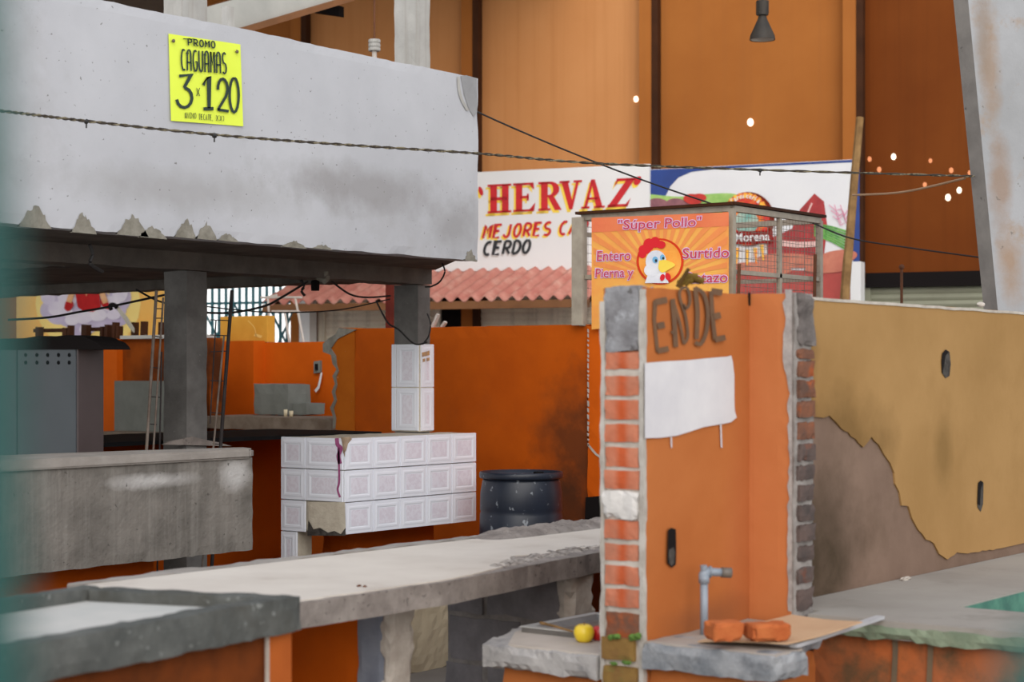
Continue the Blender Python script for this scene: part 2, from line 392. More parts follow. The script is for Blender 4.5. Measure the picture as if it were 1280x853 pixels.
M_pillar = mat('flaking_white_column', (156, 157, 160), (142, 143, 145), 2, .85, .2, 40, blot=(149, 122, 94), blscale=2.6, blth=(.60, .70), blamt=.6, speck=(108, 101, 94), sscale=18, sth=.69, spots=[(tuple(P(1245, 90, 11)), (.06, .30, .50), (140, 112, 84), .6, 1.7), (tuple(P(1270, 330, 11)), (.08, .30, .28), (146, 112, 76), .65, 1.4), (tuple(P(1258, 230, 11)), (.07, .30, .35), (136, 108, 84), .65, 1.5), (tuple(P(1232, 40, 11)), (.05, .30, .4), (128, 112, 98), .6, 1.5)])
M_pillarg = mat('grey_chamfer', (135, 130, 125), (117, 112, 108), 5, .9, .2, 40, speck=(63, 59, 55), sscale=12, sth=.70)
M_pvc = mat('grey_pipe', (137, 146, 157), (124, 133, 144), 6, .4)
M_nozzle = mat('dull_nozzle', (108, 100, 92), (86, 80, 74), 10, .5)
M_card = mat('cardboard', (196, 165, 133), (187, 154, 122), 5, .9)
M_board = mat('pale_board', (176, 176, 178), (163, 163, 167), 6, .6)
M_green = mat('basin_green', (52, 110, 94), (40, 92, 80), 5, .5, blot=(84, 140, 118), blscale=6, blth=(.5, .65))
M_gedge = mat('green_worn_edge', (136, 146, 124), (110, 124, 104), 8, .9, .3, 50)
M_rslab = mat('far_slab_skin', (157, 152, 145), (145, 139, 132), 2, .9, .1, 40, blot=(130, 125, 118), blscale=3, blth=(.55, .7))
M_rface = mat('weathered_orange', (179, 100, 56), (163, 95, 60), 4, .9, .2, 40, blot=(89, 76, 56), blscale=2.6, blth=(.48, .62), blamt=.85)
M_apple = mat('yellow_apple_skin', (238, 212, 56), (230, 190, 44), 6, .35)
M_appler = mat('red_apple_skin', (200, 40, 36), (180, 30, 30), 6, .35)
M_inox = mat('stainless', (128, 124, 120), (108, 104, 100), 6, .35, metal=.6)
M_inoxrim = mat('stainless_rim', (196, 194, 190), (184, 182, 178), 10, .35, metal=.3)
M_wood = mat('weathered_wood', (150, 118, 78), (120, 92, 60), 8, .9, .2, 30)
M_twig = mat('dry_twig', (88, 66, 30), (66, 50, 28), 10, .9, .2, 30)
M_leaf = mat('dry_leaf', (116, 96, 40), (92, 74, 36), 10, .9)
M_cage = mat('galvanised', (168, 158, 142), (146, 136, 122), 9, .55)
M_mesh = mat('mesh_wire', (120, 110, 100), None, rough=.6)
M_lamp = mat('grimy_lamp', (52, 43, 32), (35, 29, 23), 9, .6)
M_lampin = mat('reflector_inside', (206, 200, 190), None, rough=.3)
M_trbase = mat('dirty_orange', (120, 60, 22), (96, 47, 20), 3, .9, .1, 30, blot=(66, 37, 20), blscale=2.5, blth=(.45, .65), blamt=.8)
M_dimorange = mat('brownish_orange', (150, 72, 16), (112, 52, 14), 2, .85, .1, 30, blot=(64, 36, 20), blscale=1.6, blth=(.45, .62), blamt=.85)  # darker, browner orange with uneven blotches
M_floor = mat('concrete_floor', (112, 106, 100), (96, 90, 84), 1.2, .9, .2, 20)
M_graff = mat('grey_spray', (112, 84, 62), (98, 76, 60), 16, .8)
M_patch = mat('whitewash', (207, 205, 207), (196, 194, 198), 5, .8)
M_hole = mat('knocked_hole', (84, 80, 76), (52, 48, 46), 30, .95, .5, 60)
M_greyp = mat('grey_block_paint', (126, 128, 122), (112, 114, 108), 4, .9, .2, 30)
M_darkslab = mat('dim_ledge', (140, 126, 112), (116, 100, 86), 6, .9, .2, 40)
M_cup = mat('cream_cup', (226, 210, 176), None, rough=.5)

# ------------------------------------------------------------------ the hall
def quadbox(mb, px0, px1, z0, z1, off, th):
    a = pwt(px0, z0, off); b_ = pwt(px1, z0, off)
    mb.prism([a, b_, Vector((b_.x, b_.y, z1)), Vector((a.x, a.y, z1))], -WN*th)
m = MB(); m.box((-2, -4, -.1), (40, 34, 0)); struct(m.build('floor', M_floor))
m = MB()
quadbox(m, -260, 250, 0, 9, 0, .06)
quadbox(m, 250, 386, 3.2, 9, 0, .06)
quadbox(m, 820, 1078, 0, 9, 0, .06)
wall_back = struct(m.build('wall_back', M_backw))
m = MB(); quadbox(m, 386, 820, 0, 9, 0, .06); struct(m.build('wall_rear', M_backl))
# narrow flutes of the cladding
fl = MB(); x = 392
while x < 1330:
    a = pwt(x, 0, .004); fl.bar(a, a+Vector((0, 0, 7.1)), .018, .012, up=WN); x += 15.2
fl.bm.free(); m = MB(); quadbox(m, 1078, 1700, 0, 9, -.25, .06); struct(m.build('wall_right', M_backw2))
m = MB(); a = pwt(1055, 0, .01); m.bar(a, a+Vector((0, 0, 9)), .02, .02, up=WN); struct(m.build('trim_1', M_backedge))
n = 2
for px, wd in ((590, .17), (813, .17), (1068, .17), (376, .2)):
    mp_ = MB(); me_ = MB()
    c = pwt(px, 0, .09); 
    me_.bar(c-WT*.045, c-WT*.045+Vector((0, 0, 8.9)), .15, .10, up=WN)
    mp_.bar(c+WT*.07, c+WT*.07+Vector((0, 0, 8.9)), .075, .12, up=WN)
    struct(me_.build('trim_%d' % n, M_backedge if px in (585, 380) else M_backw)); n += 1
    struct(mp_.build('trim_%d' % n, M_backpost)); n += 1
M_hot = glow('daylight_hole', (255, 236, 206), 1.6); M_warmhole = glow('dim_daylight_hole', (226, 140, 90), .28)
for px, py, r, hot in ((795, 124, 4, 1), (938, 153, 5, 1), (1117, 196, 4, 1), (1087, 199, 3.4, 0), (1099, 212, 3.6, 0), (1189, 213, 3.6, 0),
                       (1212, 216, 3, 0), (1185, 247, 4.4, 1), (1199, 238, 4, 1), (1156, 231, 3.2, 0), (1163, 201, 3, 0)):
    h = MB(); h.ell(lambda x, y: pw(x, y, .012), px, py, r*.78, r*1.0, 12)
    h.build('light_hole', M_hot if hot else M_warmhole, wall_back)
# roof sheets over the back half of the hall
m = MB()
for L0, L1 in ((-16, 20),):
    pts = [world(L0, 14.5, 8.3), world(-1.0, 14.5, 8.3), world(-1.0, 22.6, 8.7), world(L0, 28.5, 8.7)]
    m.prism(pts, (0, 0, .06))
pts = [world(-16, 15.0, 6.4), world(-1.2, 15.0, 6.4), world(-.5, 19.0, 6.4), world(1.3, 22.2, 6.4), world(-16, 28.4, 6.4)]  # unseen lower sheet, added and shaped to shade the upper left back wall
m.prism(pts, (0, 0, .06))
m.prism([world(-10, 14.0, 5.2), world(-3.3, 14.0, 5.2), world(-3.3, 18.5, 5.2), world(-10, 18.5, 5.2)], (0, 0, .05))
struct(m.build('ceiling', M_roof))
# sloping steel roof beam above the stall
bm_ = thing('roof_beam', P(310, 40, 15), 'sloping pale steel roof beam passing above the grey concrete stall front', 'roof beam')
p0, p1 = P(170, 66, 14.5), P(560, -48, 17.5)
m = MB(); m.bar(p0+Vector((0, 0, .07)), p1+Vector((0, 0, .07)), .05, .26); m.build('web', M_steelw, bm_)
m = MB(); m.bar(p0-Vector((0, 0, .07)), p1-Vector((0, 0, .07)), .20, .05); m.build('flange', M_steelb, bm_)
m = MB(); q0, q1 = P(395, 17, 16.4), P(430, 9, 16.6); m.prism([q0, q1, P(430, 22, 16.6), P(408, 16, 16.4)], WN*.1); m.build('gusset', M_dark, bm_)
m = MB(); p0, p1 = P(225, 30, 15.6), P(345, -6, 17); m.bar(p0, p1, .16, .14)
tag(m.build('timber_purlin', M_steelb), 'brown roof purlin in the dark gap above the yellow poster', 'roof beam')

# hanging lamps
c = P(953, 50, 15)
lm = thing('high_bay_lamp', c, 'grimy bell-shaped hanging lamp with ribbed box against the upper orange wall', 'lamp')
s15 = 15/F
m = MB(); m.lathe(c, [(16*s15, 0), (15.5*s15, 5*s15), (10*s15, 17*s15), (6*s15, 26*s15), (4.5*s15, 31*s15)], 24, cap=False); m.build('reflector', M_lamp, lm, True)
m = MB(); m.lathe(c, [(14.6*s15, .5*s15), (8*s15, 12*s15), (.1*s15, 13*s15)], 24, cap=False); m.build('reflector_lining', M_lampin, lm, True)
m = MB()
for i in range(7): m.lathe(c+Vector((0, 0, (33+i*2.3)*s15)), [(9.5*s15, 0), (9.5*s15, 1.2*s15)], 4)
m.lathe(c+Vector((0, 0, 31*s15)), [(7.5*s15, 0), (7.5*s15, 18*s15)], 12); m.build('ballast_box', M_lamp, lm)
m = MB(); m.tube([c+Vector((0, 0, 48*s15)), c+Vector((0, 0, 5.2))], .012); m.build('suspension_rod', M_dark, lm)
c = P(468, 70, 15)
lm = thing('pendant_lamp_holder', c, 'small pale lamp holder hanging on a rod above the grey stall front', 'lamp holder')
s14 = 15/F
m = MB(); m.lathe(c, [(3*s14, -6*s14), (3*s14, 6*s14)], 10); m.build('neck', M_pipew, lm)
m = MB()
for i in range(3): m.lathe(c+Vector((0, 0, (6+i*5)*s14)), [(7*s14, 0), (7.6*s14, 1*s14), (7.6*s14, 4*s14), (7*s14, 4.6*s14)], 14)
m.build('socket', M_colpale, lm)
m = MB(); m.tube([c+Vector((0, 0, 20*s14)), c+Vector((0, 0, 8.4-c.z))], .008); m.build('rod', M_rust, lm)

# great tapered column
def Lp(px, D): return (px-640)/F*D
D = 11.0
def zD(py, D=D): return EYE-(py-HOR)/F*D
cz = thing('tapered_column', P(1290, 700, 11), 'wide tapering white concrete column with flaking rusty paint behind the tan wall', 'column')
def colsec(py):
    t = py/387.0
    xl, xc = 1195+38*t, 1210+37*t
    return xl, xc
lo, hi = 760, -260
m = MB(); rows = []
for i in range(13):
    py = lo+(hi-lo)*i/12; xl, xc = colsec(py); z = zD(py)
    rows.append([world(Lp(xc, D), D, z), world(Lp(1480, D), D+.25, z), world(Lp(1480, D), D+1.2, z), world(Lp(xc, D)*1.12, D+1.2, z)])
vv = [m.verts(r) for r in rows]
for i in range(12):
    for j in range(3): m.face((vv[i][j], vv[i][j+1], vv[i+1][j+1], vv[i+1][j]))
m.face(vv[-1])
m.build('shaft', M_pillar, cz)
m = MB(); rows = []
for i in range(13):
    py = lo+(hi-lo)*i/12; xl, xc = colsec(py); z = zD(py)
    rows.append([world(Lp(xl, D)+.01, D+.1, z), world(Lp(xc, D), D-.002, z)])
vv = [m.verts(r) for r in rows]
vb = [m.verts([Vector((r[0].x*1.12, r[0].y*1.12, r[0].z))+world(.06, 0, 0), r[1]]) for r in rows]
for i in range(12):
    m.face((vv[i][0], vv[i][1], vv[i+1][1], vv[i+1][0])); m.face((vv[i][0], vv[i+1][0], vb[i+1][0], vb[i][0]))
m.build('chamfered_edge', M_pillarg, cz)
# ------------------------------------------------------------------ back wall shops
SG = lambda o: (lambda x, y: pw(x, y, o))
def panel(mb, pts, off, th=.03):
    mb.prism([pw(x, y, off) for x, y in pts], -WN*th)
# white butcher sign
sg = thing('shop_sign', pw(690, 337, .2), 'long white shop sign with red hand-painted name above the red tiled awning', 'sign')
m = MB(); panel(m, [(520, 219), (812, 205), (812, 324), (812, 336), (520, 340)], .2, .05); m.build('board', M_white, sg)
def serif(ch, x, y, w, h, s):
    """bold serif capital as rectangles and slabs: list of closed outlines (y down from top y)"""
    st = w*.30; t = h*.075; o = []
    R = lambda x0, y0, x1, y1: o.append([(x0, y0), (x1, y0), (x1, y1), (x0, y1)])
    def stem(x0, e=.12): R(x0, y, x0+st, y+h); R(x0-w*e, y, x0+st+w*e, y+t); R(x0-w*e, y+h-t, x0+st+w*e, y+h)
    if ch == 'H': stem(x+w*.1); stem(x+w*.62); R(x+w*.1, y+h*.45, x+w*.9, y+h*.56)
    if ch == 'E':
        stem(x+w*.1); R(x+w*.1, y, x+w*.92, y+t); R(x+w*.1, y+h-t, x+w*.95, y+h); R(x+w*.3, y+h*.45, x+w*.7, y+h*.54)
        o.append([(x+w*.7, y+t*.5), (x+w*.92, y), (x+w*.95, y+h*.26)]); o.append([(x+w*.7, y+h-t*.5), (x+w*.95, y+h), (x+w*1.0, y+h*.70)]); R(x+w*.62, y+h*.38, x+w*.7, y+h*.62)
    if ch == 'R':
        stem(x+w*.1)
        o.append([(x+w*.35, y)]+[(x+w*.5+w*.42*math.cos(a), y+h*.27-h*.27*math.sin(a)) for a in [math.pi/2-math.pi*i/10 for i in range(11)]]+[(x+w*.35, y+h*.54), (x+w*.35, y+h*.47)]
                 +[(x+w*.48+w*.16*math.cos(a), y+h*.27-h*.19*math.sin(a)) for a in [-math.pi/2+math.pi*i/8 for i in range(9)]]+[(x+w*.35, y+h*.08)])
        o.append([(x+w*.40, y+h*.52), (x+w*.66, y+h*.5), (x+w*1.02, y+h), (x+w*.72, y+h)])
    if ch == 'V':
        o.append([(x+w*.02, y), (x+w*.34, y), (x+w*.58, y+h*.72), (x+w*.5, y+h), (x+w*.42, y+h)]); o.append([(x+w*.78, y), (x+w*.92, y), (x+w*.58, y+h), (x+w*.46, y+h)])
        R(x-w*.06, y, x+w*.44, y+t); R(x+w*.64, y, x+w*1.06, y+t)
    if ch == 'A':
        o.append([(x+w*.42, y), (x+w*.6, y), (x+w*.98, y+h), (x+w*.66, y+h)]); o.append([(x+w*.42, y), (x+w*.52, y+h*.1), (x+w*.2, y+h), (x+w*.06, y+h)])
        R(x+w*.22, y+h*.62, x+w*.75, y+h*.7); R(x-w*.06, y+h-t, x+w*.34, y+h); R(x+w*.56, y+h-t, x+w*1.08, y+h)
    if ch == 'Z':
        R(x+w*.12, y, x+w*1.0, y+t*1.3); o.append([(x+w*.62, y), (x+w*1.0, y), (x+w*.34, y+h), (x-w*.04, y+h)]); R(x-w*.04, y+h-t*1.3, x+w*.9, y+h)
        o.append([(x+w*.12, y), (x+w*.26, y), (x+w*.08, y+h*.3)]); o.append([(x+w*.9, y+h), (x+w*.72, y+h), (x+w*.96, y+h*.7)])
    return o
def signname(mb, off, dx, dy):
    rise = -.05
    for ch, x, w_, h_ in (('H', 610, 28, 36), ('E', 642, 27, 36), ('R', 673.5, 28, 36), ('V', 701, 25, 36), ('A', 728, 26, 36), ('Z', 760, 27, 36)):
        yt = 231+(x-609)*rise
        for pg in serif(ch, x, yt, w_, h_, 0):
            sk = .22 if ch == 'Z' else 0
            mb.shape(SG(off), [(px+dx+sk*(yt+h_-py), py+dy+(px-x)*rise) for px, py in pg])
    mb.ell(SG(off), 601+dx, 239+dy, 2.6, 6, 14, -.3); mb.ell(SG(off), 797+dx, 226+dy, 4.0, 6.4, 14, .6)
m = MB(); signname(m, .204, -2.5, 3.5); m.build('lettering_shadow', M_yel, sg)
m = MB(); signname(m, .208, 0, 0); m.build('lettering', M_red, sg)
m = MB(); letters(m, SG(.204), 'MEJORES', 601, 284, 9.2, 16, 3.4, .36, .22, -.05); m.build('lettering_shadow', M_yel, sg)
m = MB(); letters(m, SG(.204), 'CAR', 696, 279.4, 9.2, 16, 3.4, .40, .22, -.05); m.build('lettering_shadow', M_yel, sg)
m = MB(); letters(m, SG(.208), 'MEJORES', 603, 282, 9.2, 16, 3.0, .36, .22, -.05); m.build('lettering', M_red, sg)
m = MB(); letters(m, SG(.208), 'CAR', 698, 277.4, 9.2, 16, 3.0, .40, .22, -.05); m.build('lettering', M_red, sg)
m = MB(); letters(m, SG(.206), 'CERDO', 602, 305.5, 9.5, 16, 2.6, .28, .22, -.05); m.build('lettering_shadow', mat('sign_grey', (196, 190, 186)), sg)
m = MB(); letters(m, SG(.208), 'CERDO', 603, 303, 9.5, 16, 3.4, .28, .22, -.05); m.build('lettering', M_signblk, sg)
# butcher picture sign
sg = thing('picture_sign', pw(940, 370, .16), 'big printed shop sign with meat and vegetables, blue edge, behind the wire cage', 'sign')
m = MB(); panel(m, [(813.5, 212), (1074, 199), (1074, 380), (813.5, 386)], .16, .05); m.build('board', mat('print_white', (226, 226, 228), (218, 218, 222), 1, .5), sg)
M_blueb = mat('sign_blue', (34, 66, 140), (28, 56, 124), 3, .5)
m = MB(); o = SG(.164)
m.shape(o, [(813, 212.5), (813, 245), (832, 245), (838, 233), (848, 222), (864, 215), (890, 211.8), (950, 208.2), (1074, 202.5), (1074, 199.5)])
m.shape(o, [(1069, 202), (1074.5, 202), (1074.5, 372), (1070, 372), (1066, 320)]); m.build('blue_border', M_blueb, sg)
def blobs(name, m_, lst, off):
    mb = MB(); o = SG(off)
    for i, (x, y, rx, ry, r) in enumerate(lst): mb.ell(SG(off+.0015*i), x, y, rx, ry, 20, r)
    return mb.build(name, m_, sg)
M_salad = mat('lettuce_print', (176, 208, 120), (120, 176, 80), 5, .6); M_sausage = mat('sausage_print', (150, 98, 104), (116, 72, 84), 6, .6)
m = MB(); o = SG(.166); m.shape(o, [(813, 243), (850, 246), (880, 243), (914, 242), (930, 250), (930, 282), (813, 282)], True); m.build('lettuce_print', M_salad, sg)
blobs('sausage_print', M_sausage, [(824, 256, 14, 8, .2), (846, 256, 14, 8, .1), (866, 258, 14, 8, .3), (820, 268, 14, 9, .1), (842, 270, 14, 9, .1), (864, 272, 14, 9, .2), (880, 266, 12, 7, .2)], .170)
blobs('tomato_print', mat('tomato_print', (206, 52, 38), (180, 36, 30), 6, .5), [(866, 249, 12, 6.5, .1), (874, 247, 9, 5, 0)], .184)
m = MB(); o = SG(.168); m.shape(o, [(958, 300), (990, 286), (1000, 262), (1018, 242), (1030, 252), (1034, 282), (1030, 320), (1020, 334), (960, 336)]); m.build('meat_print', mat('meat_print', (176, 50, 50), (146, 36, 40), 7, .5), sg)
m = MB(); o = SG(.171); m.stroke(o, [(976, 304), (1000, 306), (1024, 305)], 7); m.stroke(o, [(1015, 254), (1010, 266), (1009, 276)], 2); m.build('meat_fat_print', mat('fat_print', (224, 186, 180)), sg)
m = MB(); o = SG(.172)
for i in range(7): m.stroke(o, [(1018, 280+i*2.4), (1040, 284+i*3), (1066, 292+i*4.2)], 2.4)
m.build('scallion_print', mat('scallion_print', (70, 140, 60), (110, 170, 80), 20, .5, contrast=(.45, .55)), sg)
blobs('carrot_print', mat('sausage_pink_print', (206, 130, 104), (186, 104, 84), 5, .5), [(1046, 322, 26, 9, -.15), (990, 326, 44, 9, .05), (950, 336, 40, 8, .05), (1040, 334, 34, 7, -.1)], .175)
m = MB(); o = SG(.168); m.shape(o, [(900, 338), (1066, 338), (1066, 376), (900, 378)]); m.build('red_band_print', mat('red_band_print', (186, 74, 66), (160, 60, 56), 2, .5), sg)
m = MB(); o = SG(.181)
for k in range(9):
    m.stroke(o, [(1036+k*2.4, 256+(k % 3)*7), (1043+k*2.2, 262+(k % 4)*6), (1050+k*1.5, 270+(k % 2)*9)], 1.0)
m.build('onion_print', mat('onion_print', (222, 150, 176)), sg)
m = MB(); m.ell(SG(.186), 935, 274, 33, 34, 36); m.build('emblem_rim', mat('emblem_dark', (92, 40, 30), (130, 40, 20), 20), sg)
m = MB(); m.ell(SG(.189), 932, 274, 30, 33, 36); m.build('emblem_disc', mat('emblem_red', (206, 40, 30), (226, 120, 30), 9, .5, contrast=(.45, .6)), sg)
m = MB()
for i in range(12):
    a = math.radians(200+i*13); m.stroke(SG(.192), [(932+24*math.cos(a), 274+27*math.sin(a)), (932+30*math.cos(a+.1), 274+33*math.sin(a+.1))], 4.5, False)
m.build('emblem_flames', mat('emblem_yellow', (246, 190, 60), (236, 120, 40), 20, .5, contrast=(.45, .6)), sg)
m = MB(); m.ell(SG(.193), 933, 278, 15, 15, 28); m.build('emblem_centre', mat('emblem_teal', (120, 170, 160), (176, 190, 176), 9), sg)
m = MB(); m.shape(SG(.1945), [(900, 290), (966, 288), (966, 304), (900, 306)]); m.build('emblem_ribbon', mat('emblem_ribbon', (150, 30, 28), (120, 24, 22), 8), sg)
m = MB(); text_into(m, SG(.197), 'La Morena', 902, 303, 60, 11, 0, -2, bold=.02)
xs = 'Carnicería'
for i, ch in enumerate(xs):
    a = math.radians(-90-42+i*9.4); cx, cy = 932+21.5*math.cos(a), 270+22*math.sin(a); r = a+math.pi/2
    f = lambda x, y, cx=cx, cy=cy, r=r: pw(cx+(x*math.cos(r)-y*math.sin(r)), cy+(x*math.sin(r)+y*math.cos(r)), .197)
    text_into(m, f, ch, -1.6, 0, 1.4 if ch in 'ií' else 3.0, 6.5 if ch in 'Cí' else 4.4, bold=.02)
m.build('lettering', M_white, sg)
m = MB()
for i, (x, y) in enumerate(((912, 312), (922, 316), (934, 318), (944, 316), (952, 312))):
    m.stroke(SG(.195), [(x, y-6), (x+(i-2)*1.2, y+14)], 5, False, 1.5)
m.build('emblem_flames', MATS['emblem_yellow'], sg)
# awning of red corrugated tile sheet
aw = thing('tiled_awning', pwt(560, 2.4, 1.0), 'sloping red corrugated tile awning over the roller shutters', 'awning')
m = MB(); nx = 150; ny = 12; W = 4.15
e0 = pwt(392, 2.81, .06)
grid = []
for i in range(nx+1):
    rowv = []
    for j in range(ny+1):
        s = i/nx*W; v = j/ny
        up = .032*math.sin(2*math.pi*s/.168)
        step = .02*((v*3) % 1.0)
        p = e0+WT*s+WN*(1.25*v)+Vector((0, 0, -.43*v+up+step))
        rowv.append(m.bm.verts.new(p))
    grid.append(rowv)
for i in range(nx):
    for j in range(ny): m.face((grid[i][j], grid[i+1][j], grid[i+1][j+1], grid[i][j+1]))
o = m.build('roof_sheet', M_roofred, aw, True)
md = o.modifiers.new('thickness', 'SOLIDIFY'); md.thickness = .012
m = MB(); p = e0+WN*1.22+Vector((0, 0, -.50)); m.bar(p, p+WT*W, .05, .09); m.build('edge_purlin', M_steelb, aw)
for s in (.05, 1.4, 2.8, 4.1):
    m = MB(); m.bar(e0+WT*s+Vector((0, 0, -.09)), e0+WT*s+WN*1.2+Vector((0, 0, -.48)), .05, .07); m.build('rafter', M_backpost, aw)
# roller shutters
def shutter(px0, px1, ztop, label, m_, off=.05, z0=.12, hs=.12):
    r = thing('roller_shutter', pwt((px0+px1)/2, 0, off), label, 'roller shutter', 'closed roller shutters of the shops')
    mb = MB(); a = pwt(px0, 0, off); b_ = pwt(px1, 0, off); n = int((ztop-z0)/.075); A = []
    for i in range(n*4+1):
        z = z0+(ztop-z0)*i/(n*4); d = .018*(1-abs(((i % 4)-2)/2))**.6 if i % 4 else 0
        A.append(mb.verts([Vector((a.x, a.y, z))+WN*d, Vector((b_.x, b_.y, z))+WN*d]))
    for i in range(len(A)-1): mb.face((A[i][0], A[i][1], A[i+1][1], A[i+1][0]))
    mb.build('slats', m_, r)
    for p in (a, b_):
        mb = MB(); mb.bar(p+WN*.02, p+WN*.02+Vector((0, 0, ztop+.05)), .09, .07, up=WN); mb.build('guide_rail', m_, r)
    mb = MB(); mb.bar(Vector((a.x, a.y, ztop+hs/2))+WN*.03, Vector((b_.x, b_.y, ztop+hs/2))+WN*.03, .12, hs); mb.build('roller_housing', M_dark, r)
    return r
shutter(404, 548, 2.5, 'cream roller shutter under the awning beside the pale post', M_shut)
shutter(597, 760, 2.5, 'cream roller shutter under the awning next to the dark doorway, by the wire cage', M_shut)
shutter(1084, 1250, 2.48, 'dull grey-green roller shutter low behind the tan wall beside the white column', M_shutg, hs=.16)
m = MB(); quadbox(m, 551, 594, 0, 2.5, .06, .05); struct(m.build('door_1', M_dark))
m = MB(); quadbox(m, 374, 387, 0, 2.52, .30, .18); tag(m.build('gate_post', M_white), 'pale square post between the barred gate and the first shutter', 'post')
m = MB(); quadbox(m, 1063, 1076, 0, 2.75, .45, .2); tag(m.build('sign_post', M_white), 'pale post below the picture sign beside the leaning pole', 'post')
# teal barred gate
gt = thing('barred_gate', pwt(310, 0, .1), 'tall teal steel barred gate with daylight behind, beyond the orange walls', 'gate')
for i in range(14):
    p = pwt(257+i*8.5, .0, .1); mb = MB(); mb.bar(p, p+Vector((0, 0, 3.15)), .028, .03, up=WN); mb.build('bar', M_teal, gt)
for z in (.3, 1.5, 2.43, 3.1):
    mb = MB(); mb.bar(pwt(252, z, .08), pwt(373, z, .08), .035, .03); mb.build('rail', M_teal, gt)
for a, b_ in (((250, 1.6), (292, 2.43)), ((292, 1.6), (250, 2.43)), ((292, 1.6), (334, 2.43)), ((334, 1.6), (292, 2.43)), ((334, 1.6), (372, 2.43)), ((372, 1.6), (334, 2.43))):
    mb = MB(); mb.bar(pwt(a[0], a[1], .13), pwt(b_[0], b_[1], .13), .022, .022); mb.build('brace', M_teal, gt)
# painted mural on the back wall
mu = thing('mural', pw(120, 420, .05), 'painted yellow mural of a red-robed figure on clouds, seen under the stall roof', 'mural')
m = MB(); panel(m, [(20, 300), (250, 297), (250, 440), (20, 440)], .04, .02)
m.build('painted_ground', mat('mural_yellow', (252, 190, 96), (255, 214, 130), .9, .7), mu)
def mural(name, m_, lst, off):
    mb = MB()
    for i, (x, y, rx, ry) in enumerate(lst): mb.ell(SG(off+.001*i), x, y, rx, ry, 22)
    return mb.build(name, m_, mu)
mural('glow_paint', mat('mural_glow', (255, 232, 150), (255, 222, 130), 1, .7), [(110, 380, 66, 60)], .045)
M_cl1 = mat('cloud_paint', (214, 204, 224), (190, 176, 206), 1.8, .7); M_cl2 = mat('cloud_paint_light', (238, 232, 240), (216, 206, 226), 2, .7)
mural('cloud_paint', M_cl1, [(66, 366, 16, 18), (62, 388, 12, 12), (74, 398, 14, 8), (90, 398, 18, 12), (104, 404, 22, 14), (98, 416, 14, 10), (124, 398, 22, 12), (138, 388, 20, 14), (150, 372, 14, 18), (146, 400, 14, 8), (110, 380, 30, 22), (75, 376, 18, 18)], .048)
mural('cloud_paint', M_cl2, [(60, 372, 9, 9), (70, 386, 10, 9), (84, 372, 12, 14), (90, 400, 9, 7), (104, 396, 12, 9), (122, 394, 12, 8), (138, 380, 12, 10), (150, 366, 10, 12), (142, 394, 9, 6), (108, 412, 9, 7), (82, 390, 9, 6)], .064)
m = MB(); o = SG(.080)
m.shape(o, [(96, 340), (118, 340), (124, 366), (126, 384), (116, 390), (104, 389), (97, 384), (94, 366)])
m.shape(o, [(80, 386), (82, 378), (86, 374), (92, 380), (88, 388), (84, 389)], True); m.shape(o, [(126, 374), (132, 376), (138, 382), (136, 387), (130, 385), (126, 380)], True)
m.build('robe_paint', mat('robe_red', (200, 44, 44), (176, 34, 36), 5, .7), mu)
m = MB(); o = SG(.084)
m.stroke(o, [(96, 352), (90, 366), (86, 378)], 7); m.stroke(o, [(122, 352), (128, 368), (132, 379)], 7); m.stroke(o, [(108, 345), (108, 370)], 9, False, 1)
m.build('skin_paint', mat('skin_paint', (236, 186, 140), (220, 164, 116), 5, .7), mu)
# ------------------------------------------------------------------ the concrete stall
BF = 7.07
st = thing('stall_canopy', (8, 7.5, 2.25), 'big pale grey concrete stall front and roof slab carried on columns', 'concrete canopy')
xr = 9.07
m = MB(); m.rbox((5.0, BF, 2.25), (xr, BF+.14, 3.41), .055, .006, .0015, 3, 3)
fascia = m.build('fascia', M_fascia, st)
fb = lambda o: (lambda x, y: pb(x, y, BF-o))
# rough grey stains and repairs on the front
M_rep = mat('rough_repair', (142, 138, 128), (118, 114, 104), 14, .95, .6, 40)
rnd = random.Random(5)
for cx, cy, wd, hg in ((43, 284, 40, 30), (104, 291, 30, 28), (165, 294, 38, 28), (190, 297, 34, 16), (232, 297, 26, 26), (258, 299, 26, 24), (284, 301, 24, 10), (367, 309, 30, 9), (402, 311, 24, 6), (588, 326, 16, 16)):
    pts = []; m = MB()
    n = 16
    for i in range(n+1):
        t = i/n; prof = (1-abs(2*t-1)**1.7)*(.7+.25*rnd.random())
        pts.append((cx-wd/2+wd*t+rnd.uniform(-1.2, 1.2), cy-hg*prof+rnd.uniform(-1, 1)*(.2 < t < .8)))
    pts += [(min(596, cx+wd/2+2), cy+1+.04*wd), (cx-wd/2-2, cy-1)]
    m.shape(fb(.004), pts); m.build('cement_patch', M_rep, fascia)
m = MB(); m.shape(fb(.004), [(576, 95), (583, 94), (596, 98), (596.5, 140), (592, 146), (586, 136), (580, 118)]); m.build('cement_patch', mat('smooth_repair', (150, 150, 152), (138, 138, 140), 8, .9), st)
m = MB(); m.stroke(fb(.006), [(573, 96), (574, 112), (578, 126), (585, 138)], 3.4); m.build('plaster_rim', M_colpale, fascia)
